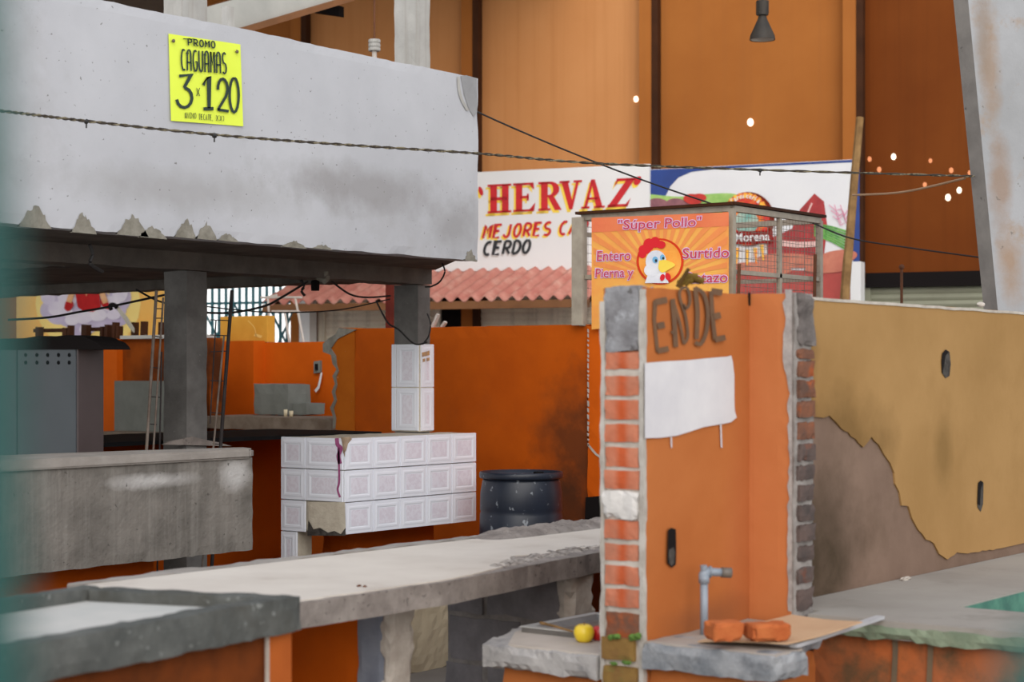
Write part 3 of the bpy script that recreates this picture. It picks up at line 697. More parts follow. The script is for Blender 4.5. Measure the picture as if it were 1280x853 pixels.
# roof slab
m = MB(); m.prism([(5.0, BF+.14, 2.27), (xr-.01, BF+.14, 2.27), (9.93, 8.12, 2.27), (9.93, 14.5, 2.27), (5.0, 14.5, 2.27)], (0, 0, .13)); m.build('roof_slab', M_soff, st)
m = MB(); m.rbox((5.0, 8.10, 2.16), (9.87, 8.34, 2.28), .08, .005, .003, 5); m.build('front_beam', M_soff, st)
m = MB(); m.rbox((9.70, 8.34, 2.19), (9.93, 14.5, 2.28), .1, .012, .004, 6); m.build('end_beam', M_soff, st)
m = MB(); m.rbox((7.3, 8.34, 2.20), (7.5, 14.5, 2.28), .1, .012, .004, 6); m.build('cross_beam', M_soff, st)
def column(a0, a1, b0, b1, label, seed, tiled=None):
    c = thing('concrete_column', ((a0+a1)/2, (b0+b1)/2, 0), label, 'column')
    m = MB(); m.rbox((a0, b0, 0), (a1, b1, 2.16), .06, .004, .002, seed); m.build('shaft', M_col, c)
    m = MB(); m.rbox((a0, b0, 2.40), (a1, b1, 5.6), .08, .004, .0015, seed+1); m.build('upper_shaft', M_colpale, c)
    return c
c1 = column(7.565, 7.735, 8.12, 8.325, 'raw concrete column rising behind the streaked parapet', 11)
c2 = column(9.735, 9.868, 8.12, 8.34, 'concrete column with white tiled foot beside the tiled counter box', 17)
# tile cladding on the right column
T = .018
def tiles(mb, pat, org, ux, uz, nrm, cols, rows, gap=.004, th=.010, skip=()):
    """ceramic tiles with a raised inner square; org lower left corner"""
    org = Vector(org); ux = Vector(ux); nrm = Vector(nrm)
    x = 0
    for i, cw in enumerate(cols):
        z = 0
        for j, rh in enumerate(rows):
            if (i, j) not in skip:
                p = lambda u, v, o: org+ux*(x+u)+Vector((0, 0, z+v))+nrm*o
                g = gap/2; b = min(.012, cw*.1)
                A = mb.verts([p(g, g, 0), p(cw-g, g, 0), p(cw-g, rh-g, 0), p(g, rh-g, 0)])
                B = mb.verts([p(g+.003, g+.003, th), p(cw-g-.003, g+.003, th), p(cw-g-.003, rh-g-.003, th), p(g+.003, rh-g-.003, th)])
                for k in range(4): mb.face((A[k], A[(k+1) % 4], B[(k+1) % 4], B[k]))
                # raised frame
                def rect(ix, iz, o): return mb.verts([p(ix, iz, o), p(cw-ix, iz, o), p(cw-ix, rh-iz, o), p(ix, rh-iz, o)])
                if cw > .1:
                    R1 = rect(.022, .022, th); R2 = rect(.030, .030, th+.0018); R3 = rect(.040, .040, th+.0018); R4 = rect(.048, .048, th-.0005)
                    for a_, b_ in ((B, R1), (R1, R2), (R2, R3), (R3, R4)):
                        for k in range(4): mb.face((a_[k], a_[(k+1) % 4], b_[(k+1) % 4], b_[k]))
                    q = [mb.bm.verts.new(p(*t)) for t in ((.058, .052, th+.0005), (cw-.058, .052, th+.0005), (cw-.058, rh-.052, th+.0005), (.058, rh-.052, th+.0005))]
                    ff = mb.face(q); ff.material_index = 1; mb.face(R4)
                else: mb.face(B)
            z += rh
        x += cw
m = MB(); pt = MB()
zt0, zt1 = 1.135, 1.745
tiles(m, pt, (9.727, 8.352, zt0), (0, -1, 0), 0, (-1, 0, 0), [.045, .207], [.305, .305])
tiles(m, pt, (9.735, 8.102, zt0), (1, 0, 0), 0, (0, -1, 0), [.145], [.305, .305])
pt.bm.free(); m.build('tile_cladding', M_tile, c2, m2=M_tilepat)
m = MB(); m.box((9.724, 8.100, zt0-.003), (9.87, 8.35, zt1-.004)); m.build('tile_bed', M_paste, c2)
lab = MB(); f = fb(0); g = lambda x, y: pb(x, y, 8.088); lab.shape(g, [(527.5, 441), (537, 438.5), (537, 444), (527.5, 446.5)]); lab.shape(g, [(528.5, 449), (531.5, 448), (531.5, 452), (528.5, 453)]); lab.shape(g, [(533, 448), (537, 447), (537, 451), (533, 452)])
lab.build('sticker', mat('sticker_print', (196, 150, 90), (150, 130, 120), 60, .6), c2)
# small stubs above the front
m = MB(); p = pb(285, 34, BF+.07); m.bar(p, p+Vector((0, 0, .11)), .045, .05); tag(m.build('concrete_stub', M_colpale), 'little white stub standing on the concrete front edge above the yellow poster', 'stub')
m = MB(); p = pb(228, 25, BF+.30); m.bar(p-Vector((0, 0, .2)), p+Vector((0, 0, .6)), .05, .05); tag(m.build('pale_post', M_colpale), 'thin pale post beside the column top above the concrete front', 'post')

# yellow price poster
MPP = lambda o: (lambda x, y: pb(x, y, BF-.006-o))
po = thing('price_poster', pb(256, 158, BF-.01), 'fluorescent yellow handwritten price poster nailed to the grey concrete front', 'poster')
m = MB(); nx, ny = 10, 12; g = []
for i in range(nx+1):
    g.append([])
    for j in range(ny+1):
        u, v = i/nx, j/ny
        x = 210.5+(300.5-210.5)*u+v*(3.2+.4*u); y = 42+(55.5-42)*u+v*(109-6.5*u)
        q = pb(x, y, BF-.006-.006*abs(math.sin(3*u+1))*v); g[i].append(m.bm.verts.new(q))
for i in range(nx):
    for j in range(ny): m.face((g[i][j], g[i+1][j], g[i+1][j+1], g[i][j+1]))
pp = m.build('paper', M_yposter, po, True)
o = MPP(.011)
m = MB(); letters(m, o, 'PROMO', 235, 48.5, 5.4, 8.2, 1.7, .34, -.05, .10); m.stroke(o, [(229, 48.5), (243, 49)], 1.2, False); m.build('lettering', M_ink, pp)
m = MB(); letters(m, o, 'CaGUaMaS', 226.6, 61.5, 5.4, 26, 2.0, .36, -.02, .085); m.build('lettering', M_ink, pp)
m = MB()
letters(m, o, '3', 222, 93.5, 20, 41, 3.8, 0, 0, 0); m.build('lettering', M_ink, pp)
m = MB(); letters(m, o, '1', 253, 95, 14, 41, 4.2, 0, 0, .08); m.build('lettering', M_ink, pp)
m = MB(); letters(m, o, '2', 271, 98, 15, 40, 3.4, 0, 0, .08); m.build('lettering', M_ink, pp)
m = MB(); letters(m, o, '0', 286, 97, 13.5, 43, 3.2, 0, 0, .05)
m.build('lettering', M_ink, pp)
m = MB(); letters(m, o, 'X', 245.5, 110, 4.4, 10, .9); m.build('lettering', M_ink, pp)
for t_, x_, y_, w_ in (('(INDIO', 231, 140.5, 2.7), ('TECATE,', 248.5, 142.5, 2.0), ('XX)', 270, 144, 3.2)):
    m = MB(); letters(m, o, t_, x_, y_, w_, 7, .62, .42, 0, .06); m.build('lettering', M_ink, pp)
for x, y in ((217, 51), (296.5, 64.5)):
    m = MB(); p = pb(x, y, BF-.020); m.ball(p, .010, sx=(1, .7, 1)); m.tube([p, p+Vector((0, .017, 0))], .003); m.build('nail', M_nail, po)

# streaked parapet, left
pr = thing('counter_parapet', (6.5, BF, .6), 'long rough streaked concrete parapet below the left column', 'parapet')
m = MB(); m.rbox((5.0, BF+.012, .575), (7.085, BF+.20, 1.085), .05, .005, .002, 21); m.build('body', M_para, pr)
m = MB()
outl = [(5.0, BF-.006), (7.05, BF-.006), (7.13, BF+.05), (7.20, BF+.20), (6.6, BF+.36), (5.6, BF+.5), (5.0, BF+.62)]
m.prism([(a, b, 1.078) for a, b in outl], (0, 0, .052))
bmesh.ops.bevel(m.bm, geom=list(m.bm.edges), offset=.012, segments=2, affect='EDGES')
m.build('top_slab', M_paratop, pr)
m = MB(); m.prism([pb(205, 556, 8.10), pb(212, 552, 8.10), pb(228, 549, 8.10), pb(240, 546, 8.10), pb(252, 549, 8.10), pb(272, 553, 8.10), pb(290, 558, 8.10)], (0, .02, 0)); m.build('mortar_fillet', M_raw, c1)
m = MB(); m.rbox((5.0, BF+.28, 0), (6.62, BF+.42, 1.07), .1, .01, .003, 4); m.build('orange_base', M_orange, pr)

# dark inner counter and back wall of the stall
ic = thing('inner_counter', (8.2, 8.6, 0), 'black topped inner counter in the gloom behind the tiled box', 'counter')
m = MB(); m.rbox((6.9, 8.42, 1.10), (9.70, 9.5, 1.13), .2, .004, .001, 2); m.build('counter_top', M_black, ic)
m = MB(); m.box((6.9, 9.3, 0), (9.70, 9.42, 1.10)); m.build('orange_panel', M_orange, ic)
# white tiled box
tb = thing('tiled_counter', (9.2, 8.0, .5), 'white tiled counter box with a missing tile and magenta drip beside the drum', 'counter')
a0, b0 = 8.56, 7.75; zt = 1.13; th = .205
m = MB(); m.rbox((a0+.012, b0+.012, zt-3*th+.004), (9.70, 8.285, zt-.004), .06, .006, .0015, 8); m.rbox((9.68, b0+.012, zt-3*th+.004), (9.90, 8.085, zt-.004), .06, .006, .0015, 8); m.build('core', M_paste, tb)
m = MB(); pt = MB()
tiles(m, pt, (a0, b0, zt-3*th), (1, 0, 0), 0, (0, -1, 0), [.27, .27, .27, .27, .27], [th]*3)
tiles(m, pt, (a0, b0+.545, zt-3*th), (0, -1, 0), 0, (-1, 0, 0), [.22, .325], [th]*3, skip=[(1, 0)])
tiles(m, pt, (a0, b0+.545, zt-4*th-.15), (0, -1, 0), 0, (-1, 0, 0), [.145], [th+.15])
pt.bm.free(); tcl = m.build('tile_cladding', M_tile, tb, m2=M_tilepat)
m = MB(); m.box((a0+.01, b0+.41, 0), (a0+.14, b0+.545, zt-3*th)); m.build('tiled_leg', M_paste, tb)
m = MB(); o = lambda x, y: pa(x, y, a0-.014)
m.shape(o, [(385, 628), (431, 628), (432, 660), (426, 668), (418, 664), (410, 666), (400, 660), (392, 662), (386, 650)]); m.build('bare_patch', M_paste, tb)
m = MB(); m.shape(o, [(385.5, 651), (392, 662), (400, 661), (410, 666), (418, 664), (426, 668), (432, 660), (432, 670), (384, 670)]); m.build('broken_edge', M_hole, tb)
m = MB(); m.stroke(o, [(421, 548), (422, 556), (426, 561), (423, 570), (425, 580)], 5); m.stroke(o, [(423, 560), (424, 600), (422, 612), (425, 622)], 2.6); m.build('magenta_drip', M_purple, tb)
m = MB(); o2 = lambda x, y: pb(x, y, b0-.016)
m.shape(o2, [(430, 547), (437, 546), (440, 549), (435, 555), (433, 563), (430, 567)]); m.shape(o, [(426, 547), (431, 547), (431, 572), (429, 566), (428, 556)])
m.build('chipped_corner', mat('chip_brown', (176, 156, 134), (140, 116, 96), 20, .9), tb)
m = MB(); m.rbox((8.95, 8.06, 0), (9.84, 8.3, .52), .08, .01, .003, 9); m.build('orange_base', M_orange, tb)
# navy drum
dc = Vector((9.77, 7.25, 0)); R = .281
dr = thing('plastic_drum', dc, 'dark navy plastic drum standing by the orange wall next to the tiled box', 'drum')
m = MB(); m.lathe(dc, [(R*.86, 0), (R*.95, .03), (R*.985, .10), (R*.985, .25), (R*.94, .27), (R*.985, .29), (R, .45), (R*.985, .60), (R*.965, .615), (R*.985, .63), (R*.975, .74), (R*.93, .815), (R*.90, .84)], 48); m.build('body', M_barrel, dr, True)
m = MB(); m.lathe(dc, [(R*.90, .835), (R*.985, .84), (R*1.0, .85), (R*1.0, .872), (R*.98, .882), (R*.94, .88), (R*.92, .862), (R*.2, .858)], 48, cap=False); m.build('rim', M_barrel, dr, True)
m = MB(); m.lathe(dc+Vector((.13, -.05, .86)), [(.035, 0), (.035, .016), (.02, .018)], 14); m.build('bung', M_black, dr)

# ------------------------------------------------------------------ orange stall walls behind
AW = 10.8
ZW = 1.895
def wally(mb, px0, px1, a, z1, th=.15, z0=0):
    y0 = pa(px0, 400, a).y; y1 = pa(px1, 400, a).y
    mb.box((a, min(y0, y1), z0), (a+th, max(y0, y1), z1), (1, 1, 1)); return mb
w1 = thing('orange_wall', (AW, 8, 0), 'plain deep orange stall wall behind the drum, in line with the tiled column', 'low wall')
m = MB(); y0 = pa(734.5, 0, AW).y; y1 = pa(443, 0, AW).y
m.rbox((AW, y0, 0), (AW+.15, y1, ZW), .09, .008, .002, 31); m.build('wall', M_orange, w1)
m = MB(); o = lambda x, y: pa(x, y, AW-.004)
pts = [(443, 410), (424, 410), (420, 418), (410, 424), (404, 430), (404, 440), (414, 444), (416, 455), (421, 462), (416, 470), (419, 480), (415, 490), (418, 500), (413, 510), (417, 522), (416, 536), (443, 545)]
m.prism([pa(x, y, AW) for x, y in pts], (.15, 0, 0)); m.build('worn_end', M_orange2, w1)
m = MB(); rr = random.Random(4)
ed = [(424, 410), (420, 418), (410, 424), (404, 430), (404, 440), (414, 444), (416, 455), (421, 462), (416, 470), (419, 480), (415, 490), (418, 500), (413, 510), (417, 522), (416, 536)]
inn = [(446, 412), (434, 418), (422, 424), (414, 436), (420, 445), (421, 456), (423.5, 464), (420, 472), (421.5, 481), (419, 491), (421, 501), (417, 511), (420, 523), (419, 536)]
m.prism([pa(x-.5, y, AW-.008) for x, y in ed+inn[::-1]], (.1, 0, 0)); m.build('broken_edge', M_rep, w1)
w2 = thing('orange_wall', (AW, 6.8, 0), 'bright orange stall wall corner with chipped white edge below the wire cage', 'low wall')
m = MB(); y0 = pa(915, 0, AW).y; y1 = pa(736, 0, AW).y
m.rbox((AW-.02, y0, 0), (AW+.15, y1, 1.88), .09, .006, .002, 32); m.box((AW+.15, y0, 0), (12.1, y0+.15, 1.88)); m.build('wall', M_orange3, w2)
m = MB(); rr = random.Random(9); o = lambda x, y: pa(x, y, AW-.028)
y = 411
while y < 556:
    h = rr.uniform(3, 8); m.shape(o, [(734+rr.uniform(-.3, .5), y), (736.2+rr.uniform(-.4, .6), y+1), (736+rr.uniform(-.4, .6), y+h), (734.3, y+h-1)]); y += h+rr.uniform(.5, 3)
m.stroke(o, [(735, 556), (739, 561), (745, 568), (752, 573)], 2.6, False); m.build('chipped_edge', M_mortar, w2)
m = MB(); m.shape(lambda x, y: pa(x, y, AW-.026), [(732, 622), (752, 620), (752, 652), (731, 650)]); m.build('dark_opening', M_dark, w2)
# farther wall with the switch, its pilaster, and the left one
w3 = thing('orange_wall', (11.8, 11.5, 0), 'farther orange wall with a switch, beyond the broken wall edge', 'low wall')
m = MB(); wally(m, 422, 250, 11.8, 1.815); m.build('wall', M_orange3, w3)
m = MB(); wally(m, 317, 262, 11.66, 1.83, .14); m.build('pilaster', M_orange3, w3)
m = MB(); o = lambda x, y: pa(x, y, 11.775); m.prism([o(392, 452), o(400, 451), o(400, 466), o(392, 467)], (.025, 0, 0)); m.build('switch_plate', M_greyp, w3)
m = MB(); m.prism([o(394.5, 455), o(397.5, 455), o(397.5, 463), o(394.5, 463)], (-.01, 0, 0)); m.build('switch_slot', M_dark, w3)
m = MB(); o = lambda x, y: pa(x, y, 11.77); m.shape(o, [(401, 466), (403, 466), (401, 478), (399, 486), (395, 491), (393, 488), (397, 483), (399, 474)]); m.build('torn_strip', M_white, w3)
w4 = thing('orange_wall', (11.0, 12.5, 0), 'dim orange wall with a pale ledge beneath the painted mural', 'low wall')
m = MB(); wally(m, 262, -40, 11.0, 1.845); m.build('wall', M_dimorange, w4)
m = MB(); wally(m, 146, 118, 10.93, 1.845, .07); m.build('pilaster', M_orange3, w4)
m = MB(); wally(m, 250, 150, 10.96, 1.875, .19, 1.845); m.build('coping', M_trfloor, w4)
m = MB(); wally(m, 240, 143, 10.75, 1.47, .14, 0); tag(m.build('grey_block_wall', M_greyp), 'low grey rendered wall in front of the dim orange wall, behind the left column', 'low wall')
m = MB(); wally(m, 262, 128, 10.55, 1.03, .35, .96); tag(m.build('concrete_ledge', M_darkslab), 'thin dim ledge at the foot of the low grey wall, behind the left column', 'ledge')
sl = MB(); y0 = pa(416, 0, 10.95).y; y1 = pa(240, 0, 10.95).y
sl.rbox((10.95, y0+.02, 1.06), (11.64, y1, 1.17), .08, .01, .004, 41); tag(sl.build('concrete_shelf', M_darkslab), 'rough concrete shelf slab against the farther orange wall', 'shelf')
m = MB(); wally(m, 415, 240, 11.25, 1.06, .1); tag(m.build('shelf_support_wall', M_orange), 'shaded support wall under the rough shelf slab, nearest the broken wall edge', 'low wall')
def zon(px, py, a): return pa(px, py, a).z
m = MB(); y0 = pa(360, 0, 11.35).y; y1 = pa(317, 0, 11.35).y; m.rbox((11.35, y0, 1.176), (11.64, y1, zon(340, 480, 11.35)), .08, .008, .003, 5); tag(m.build('grey_block', M_greyp), 'taller grey cement block standing on the rough shelf slab', 'block')
m = MB(); y0 = pa(383, 0, 11.40).y; y1 = pa(360.6, 0, 11.40).y; m.rbox((11.40, y0, 1.176), (11.64, y1-.02, zon(370, 504, 11.40)), .08, .008, .003, 6); tag(m.build('grey_block', M_greyp), 'small grey cement block beside the taller one on the shelf slab', 'block')
for px, w_, h_, lb in ((357, 2.4, 9, 'cream cup on the shelf slab in front of the taller grey block'), (364, 2.7, 7.5, 'shorter cream cup on the shelf slab, in front of the gap between the grey blocks')):
    p = pa(px, 517, 11.05); p.z = 1.172; k = 15.4/F; m = MB(); m.lathe(p, [(w_*k*.8, 0), (w_*k, h_*k), (w_*k*.85, h_*k), (w_*k*.7, .01)], 14, cap=True); tag(m.build('cup', M_cup, None, True), lb, 'cup', 'cups on the shelf slab')
# board and pipe frame on the far wall
m = MB(); y0 = pa(339, 0, 11.88).y; y1 = pa(280, 0, 11.88).y; m.box((11.83, y0, 1.818), (11.93, y1, zon(300, 395.5, 11.83)), bev=.006); bx = m.build('yellow_board', M_ybox)
tag(bx, 'worn yellow board standing on the far orange wall before the teal gate', 'board')
m = MB(); o = lambda x, y: pa(x, y, 11.826); m.shape(o, [(319, 417), (328, 420), (326, 423), (317, 420)]); m.stroke(o, [(310, 401), (318, 410), (320, 421)], 1); m.build('peeled_patch', mat('board_patch', (226, 190, 110)), bx)
pf = thing('pipe_frame', pa(360, 428, 12.6), 'leaning frame of thin pale pipes beside the yellow board', 'pipe frame')
for q in (((369, 372), (380, 430)), ((335, 372), (338, 430)), ((356, 391), (362, 430)), ((326, 372), (377, 372)), ((340, 389.5), (374, 389.5)), ((335, 372), (346, 369))):
    m = MB(); m.tube([pa(*q[0], 12.6), pa(*q[1], 12.6)], .011); m.build('pipe', M_pipew, pf)
m = MB(); p = pa(487.3, 410, 11.2); m.bar(Vector((p.x, p.y, 0)), Vector((p.x, p.y, 2.27)), .05, .05); tag(m.build('red_post', mat('oxide_red', (104, 42, 32), (84, 34, 28), 6)), 'slim oxide-red steel post behind the tiled column', 'post')
m = MB(); q = pa(541, 408, 10.88); m.bar(Vector((q.x, q.y, 1.894)), pa(548, 393, 10.88), .03, .02); tag(m.build('metal_bracket', M_pipew), 'short pale metal bracket leaning on top of the orange wall by the column', 'bracket')
m = MB(); q = pa(552.5, 408, 10.88); m.bar(Vector((q.x, q.y, 1.894)), pa(557, 402.5, 10.88), .03, .02); tag(m.build('metal_bracket', M_pipew), 'tiny pale metal stub on top of the orange wall right of the column', 'bracket')
# stubs along the left wall top
zb = 1.876
def stub(x, w_, ytop, lb, tilt=0, name='timber_stub'):
    a = 11.06; p = pa(x, 423, a); k = p.x and (a/(.8+.6*(x-640)/F))/F
    z1 = pa(x, ytop, a).z; z0 = zb if x > 150 else 1.848
    m = MB(); m.bar(Vector((a, p.y, z0)), Vector((a, p.y-tilt*k*.8, z1)), .06, w_*k*1.1, up=(0, 1, 0)); tag(m.build(name, M_backpost), lb, 'timber stub', 'dark timber stubs on the wall below the mural')
for x, w_, yt, lb in ((49, 6, 409, 'dark stub under the mural, first from the teal post'), (83, 7, 410, 'dark stub under the mural at the end of the first rail'), (88.3, 4, 407, 'taller dark stub against the end of the first rail'),
                      (107.5, 9, 406, 'thick dark stub under the mural between the two rails'), (129, 4, 408.5, 'dark stub crossing the second rail, the left of two'), (135, 5, 406, 'dark stub crossing the second rail, the right of two'),
                      (144.5, 4.5, 403, 'tall dark stub just past the second rail'), (149, 4, 408, 'short dark stub beside the tall one past the second rail'), (168.5, 5, 403, 'lone dark stub below the tip of the grey blade'),
                      (180, 4.6, 402, 'lone tall dark stub near the left reinforcing cage'), (202, 4, 403, 'dark stub partly behind the left column')):
    stub(x, w_, yt, lb, 1.0)
for x0, x1, yy, lb in ((44, 82, 413.5, 'dark rail joining the first stubs under the mural'), (111, 141, 412, 'dark rail through the middle stubs under the mural')):
    m = MB(); m.bar(pa(x0, yy, 11.12), pa(x1, yy-.5, 11.12), .05, .035); tag(m.build('timber_rail', M_backpost), lb, 'rail', 'rails below the mural')
bl = thing('machete', pa(166, 418, 10.98), 'grey leaning blade with black handle in front of the mural', 'blade')
m = MB(); m.prism([pa(x, y, 10.98) for x, y in ((144, 384), (147, 383), (158, 396), (167, 411), (167, 416), (163, 412))], (.012, 0, 0)); m.build('blade', mat('dull_blade', (170, 164, 150), (150, 142, 128), 8, .5), bl)
m = MB(); m.tube(catmull([pa(x, y, 10.97) for x, y in ((139, 387), (137.5, 383), (140, 381), (144, 382), (146, 385))], 4), .020, 8); m.build('handle', M_dark, bl)

# steel cabinet
cb = thing('steel_cabinet', (6.7, 8.4, 0), 'tall grey steel cabinet with vent holes and brown side at the left', 'cabinet')
ca, cbb = 6.56, 7.92
zc = pa(60, 433, ca).z
m = MB(); y1 = pa(21, 0, ca).y; m.box((ca, cbb+.005, .05), (ca+.17, y1-.004, zc), bev=.006); m.build('front_panel', M_cab, cb)
m = MB(); m.box((ca, y1+.004, .05), (ca+.17, y1+.9, zc), bev=.006); m.build('front_panel', M_cab, cb)
m = MB(); m.box((ca+.004, cbb-.012, .03), (ca+.185, cbb+.004, zc+.004), bev=.004); m.build('side_panel', M_cabside, cb)
for j, y in enumerate((444, 453.5)):
    for i, x in enumerate((32, 46, 59.5, 73, 86.5)):
        p = pa(x, y, ca-.001); m = MB(); m.lathe((0, 0, 0), [(.011, -.002), (.011, .003)], 12)
        bmesh.ops.rotate(m.bm, verts=m.bm.verts, cent=(0, 0, 0), matrix=Matrix.Rotation(math.pi/2, 3, 'Y')); bmesh.ops.translate(m.bm, verts=m.bm.verts, vec=p); m.build('vent_hole', M_cabhole, cb)
m = MB(); rr = random.Random(2)
top = [(-20, 424), (30, 423), (48, 420), (66, 421), (84, 419), (104, 421), (112, 424), (121, 428), (126, 433), (128, 437), (60, 437), (-20, 438)]
m.prism([pa(x, y, ca-.02) for x, y in top], (.2, 0, 0)); m.build('sooty_lid', M_dark, cb)
m = MB(); m.box((ca+.02, cbb+.02, 0), (ca+.15, y1+.88, .05)); m.build('plinth', M_dark, cb)

# reinforcing cages leaning by the left column
def rebar(label, rods, ties, b):
    r = thing('rebar_cage', pb(rods[0][1][0], rods[0][1][1], b), label, 'rebar', 'leaning reinforcing cages')
    for (p, q, rad, m_) in rods:
        P0, P1 = pb(*p, b), pb(*q, b); P1 = P1+(P1-P0)*(P1.z/(P0.z-P1.z)) if q[1] > 560 else P1; m = MB(); m.tube([P0, P1], rad, 6); m.build('rod', m_, r)
    for p, q in ties:
        m = MB(); m.tube([pb(*p, b), pb(*q, b)], .003, 5); m.build('tie', M_rebardk, r)
rebar('light steel reinforcing cage leaning left of the raw column', [((195.5, 363), (183, 566), .009, M_rebar), ((204, 372), (191.5, 566), .006, M_rebar), ((202, 440), (199.5, 566), .005, M_rebardk)],
      [((193, 386), (203, 386)), ((192, 398), (204, 398)), ((190, 420), (203, 422)), ((188, 459), (202, 461)), ((186, 496), (200, 497)), ((184, 530), (196, 531))], 7.85)
rebar('dark steel reinforcing cage leaning right of the raw column', [((290, 363), (275, 568), .011, M_rebardk), ((280, 420), (266, 568), .006, M_rebar), ((270, 400), (262.5, 530), .004, M_rebardk)],
      [((263, 400), (287, 401)), ((263, 440), (285, 439)), ((263, 419), (286, 420)), ((263, 476), (283, 477)), ((263, 516), (280, 517)), ((266, 555), (277, 556))], 7.85)
# ------------------------------------------------------------------ wire cage with the chicken banner, on the orange stall walls
A2 = AW-.03
cg = thing('wire_cage', (AW, 6.8, 1.88), 'galvanised wire mesh cage on top of the orange stall walls, banner on its front', 'cage')
yL = pa(729, 300, AW).y; yR = pa(915, 300, AW).y; xB = 12.08
zt = pa(730, 269, AW).z; zr = pa(915, 264, AW).z
zt = (zt+zr)/2
CO = [(AW, yL), (AW, yR), (xB, yR), (xB, yL)]
def cpost(x, y, w_=.05):
    w_ *= .75 
    m = MB(); m.box((x-w_/2, y-w_/2, 1.88 if x < 12 or 1 else 0), (x+w_/2, y+w_/2, zt)); m.build('post', M_cage, cg)
for x, y in CO: cpost(x, y, .055)
m = MB(); m.box((AW-.06, yL-.03, 1.885), (AW-.035, yL+.06, zt)); m.build('post', M_cage, cg)
xm = pb(974, 300, yR).x
cpost(xm, yR, .04); cpost(xm, yL, .035); cpost(AW+.02, (yL+yR)/2, .03)
for i in range(4):
    (x0, y0), (x1, y1) = CO[i], CO[(i+1) % 4]
    m = MB(); m.bar((x0, y0, zt), (x1, y1, zt), .04, .04); m.build('rail', M_cage, cg)
    zm = pb(974, 345, yR).z
    m = MB(); m.bar((x0, y0, zm), (x1, y1, zm), .03, .03); m.build('rail', M_cage, cg)
m = MB(); zz = zt-.12; m.bar((AW, yL, zz), (xB, yL, zz), .03, .03); m.build('rail', M_cage, cg)
m = MB(); m.bar((AW-.03, yL+.03, zt+.03), (AW-.03, yR-.03, zt+.03), .06, .02); m.build('top_cover', M_backpost, cg)
m = MB(); m.bar((AW-.03, yR-.01, zt+.035), (xB+.05, yR-.01, zt+.035), .05, .02); m.build('top_cover', M_backpost, cg)
def meshpanel(p0, p1, z0, z1, step=.045, r=.0016):
    m = MB(); p0 = Vector(p0); p1 = Vector(p1); L = (p1-p0).length; n = int(L/step)
    for i in range(n+1):
        q = p0+(p1-p0)*i/n; m.tube([Vector((q.x, q.y, z0)), Vector((q.x, q.y, z1))], r, 4)
    k = int((z1-z0)/step)
    for i in range(k+1):
        z = z0+(z1-z0)*i/k; m.tube([Vector((p0.x, p0.y, z)), Vector((p1.x, p1.y, z))], r, 4)
    m.build('wire_mesh', M_mesh, cg)
meshpanel((AW, yR, 0), (xB, yR, 0), 1.9, zt); meshpanel((xB, yR, 0), (xB, yL, 0), 1.9, zt, .06); meshpanel((AW, yL, 0), (xB, yL, 0), 1.9, zt, .06)
# things stored in it: reddish beams seen through the mesh
for px, y0_, y1_, lb in ((924, 330, 372, 'rusty rod leaning inside the wire cage near its front corner'), (1019, 318, 372, 'rusty rod by the rear corner of the wire cage')):
    m = MB(); p, q = pb(px-1, y1_, yR-.04), pb(px, y0_, yR-.04); m.tube([p, q], .014, 6); tag(m.build('rusty_rod', M_rust), lb, 'rod')
# banner
bn = thing('vinyl_banner', (A2, (yL+yR)/2, 2.2), 'orange poultry stall banner with a chicken emblem, stretched over the wire cage front', 'banner')
MB_y = mat('banner_print', (240, 178, 80), (236, 150, 72), 2.2, .6, .0, 30, contrast=(.4, .62))
mb = MB(); nx, ny = 40, 24; g = []
def BX(u): return 739.5+(911-739.5)*u
def BYt(u): return 272.5+(265.5-272.5)*u
def BYb(u): return 412+(398-412)*u
def bpt(x, y, o=0):
    u = (x-739.5)/(911-739.5); v = (y-BYt(u))/(BYb(u)-BYt(u))
    r = .006*math.sin(u*23+v*5)*(.3+v*.4)+.010*math.sin((u*1.3+v)*9)*(.4)
    return pa(x, y, A2-.04-o-r)
for i in range(nx+1):
    g.append([mb.bm.verts.new(bpt(BX(i/nx), BYt(i/nx)+(BYb(i/nx)-BYt(i/nx))*j/ny)) for j in range(ny+1)])
for i in range(nx):
    for j in range(ny): mb.face((g[i][j], g[i+1][j], g[i+1][j+1], g[i][j+1]))
sheet = mb.build('vinyl_sheet', MB_y, bn, True)
# print: radiating orange-red field in the upper part
def bshape(mb, pts, o): mb.shape(lambda x, y: bpt(x, y, o), pts)
mb = MB()
cx, cy = 826, 350
for k in range(20):
    a0 = math.radians(183+k*9); a1 = a0+math.radians(4.6)
    def ray(a):
        # clip to the sheet
        r = 0
        while r < 140:
            x, y = cx+(r+2)*math.cos(a), cy+(r+2)*math.sin(a)
            u = (x-739.5)/171.5
            if u < .005 or u > .995 or y < BYt(max(0, min(1, u)))+.5: break
            r += 2
        return r
    r0, r1 = ray(a0), ray(a1); n = 7
    A = [(cx+(34+(r0-34)*i/n)*math.cos(a0), cy+(34+(r0-34)*i/n)*math.sin(a0)) for i in range(n+1)]
    B = [(cx+(34+(r1-34)*i/n)*math.cos(a1), cy+(34+(r1-34)*i/n)*math.sin(a1)) for i in range(n+1)]
    for i in range(n):
        mb.face([mb.bm.verts.new(bpt(*p, .002)) for p in (A[i], A[i+1], B[i+1], B[i])])
mb.build('sunburst_print', mat('banner_orange', (234, 146, 74), (232, 136, 72), 2.2, .6), sheet)
mb = MB(); n = 30
for i in range(n):
    u0, u1 = i/n, (i+1)/n
    for (va, vb_) in ((0.0, .06), (.06, .13)):
        f = lambda u, v: bpt(BX(u), BYt(u)+(BYb(u)-BYt(u))*v, .003)
        mb.face([mb.bm.verts.new(p) for p in (f(u0, va), f(u1, va), f(u1, vb_), f(u0, vb_))])
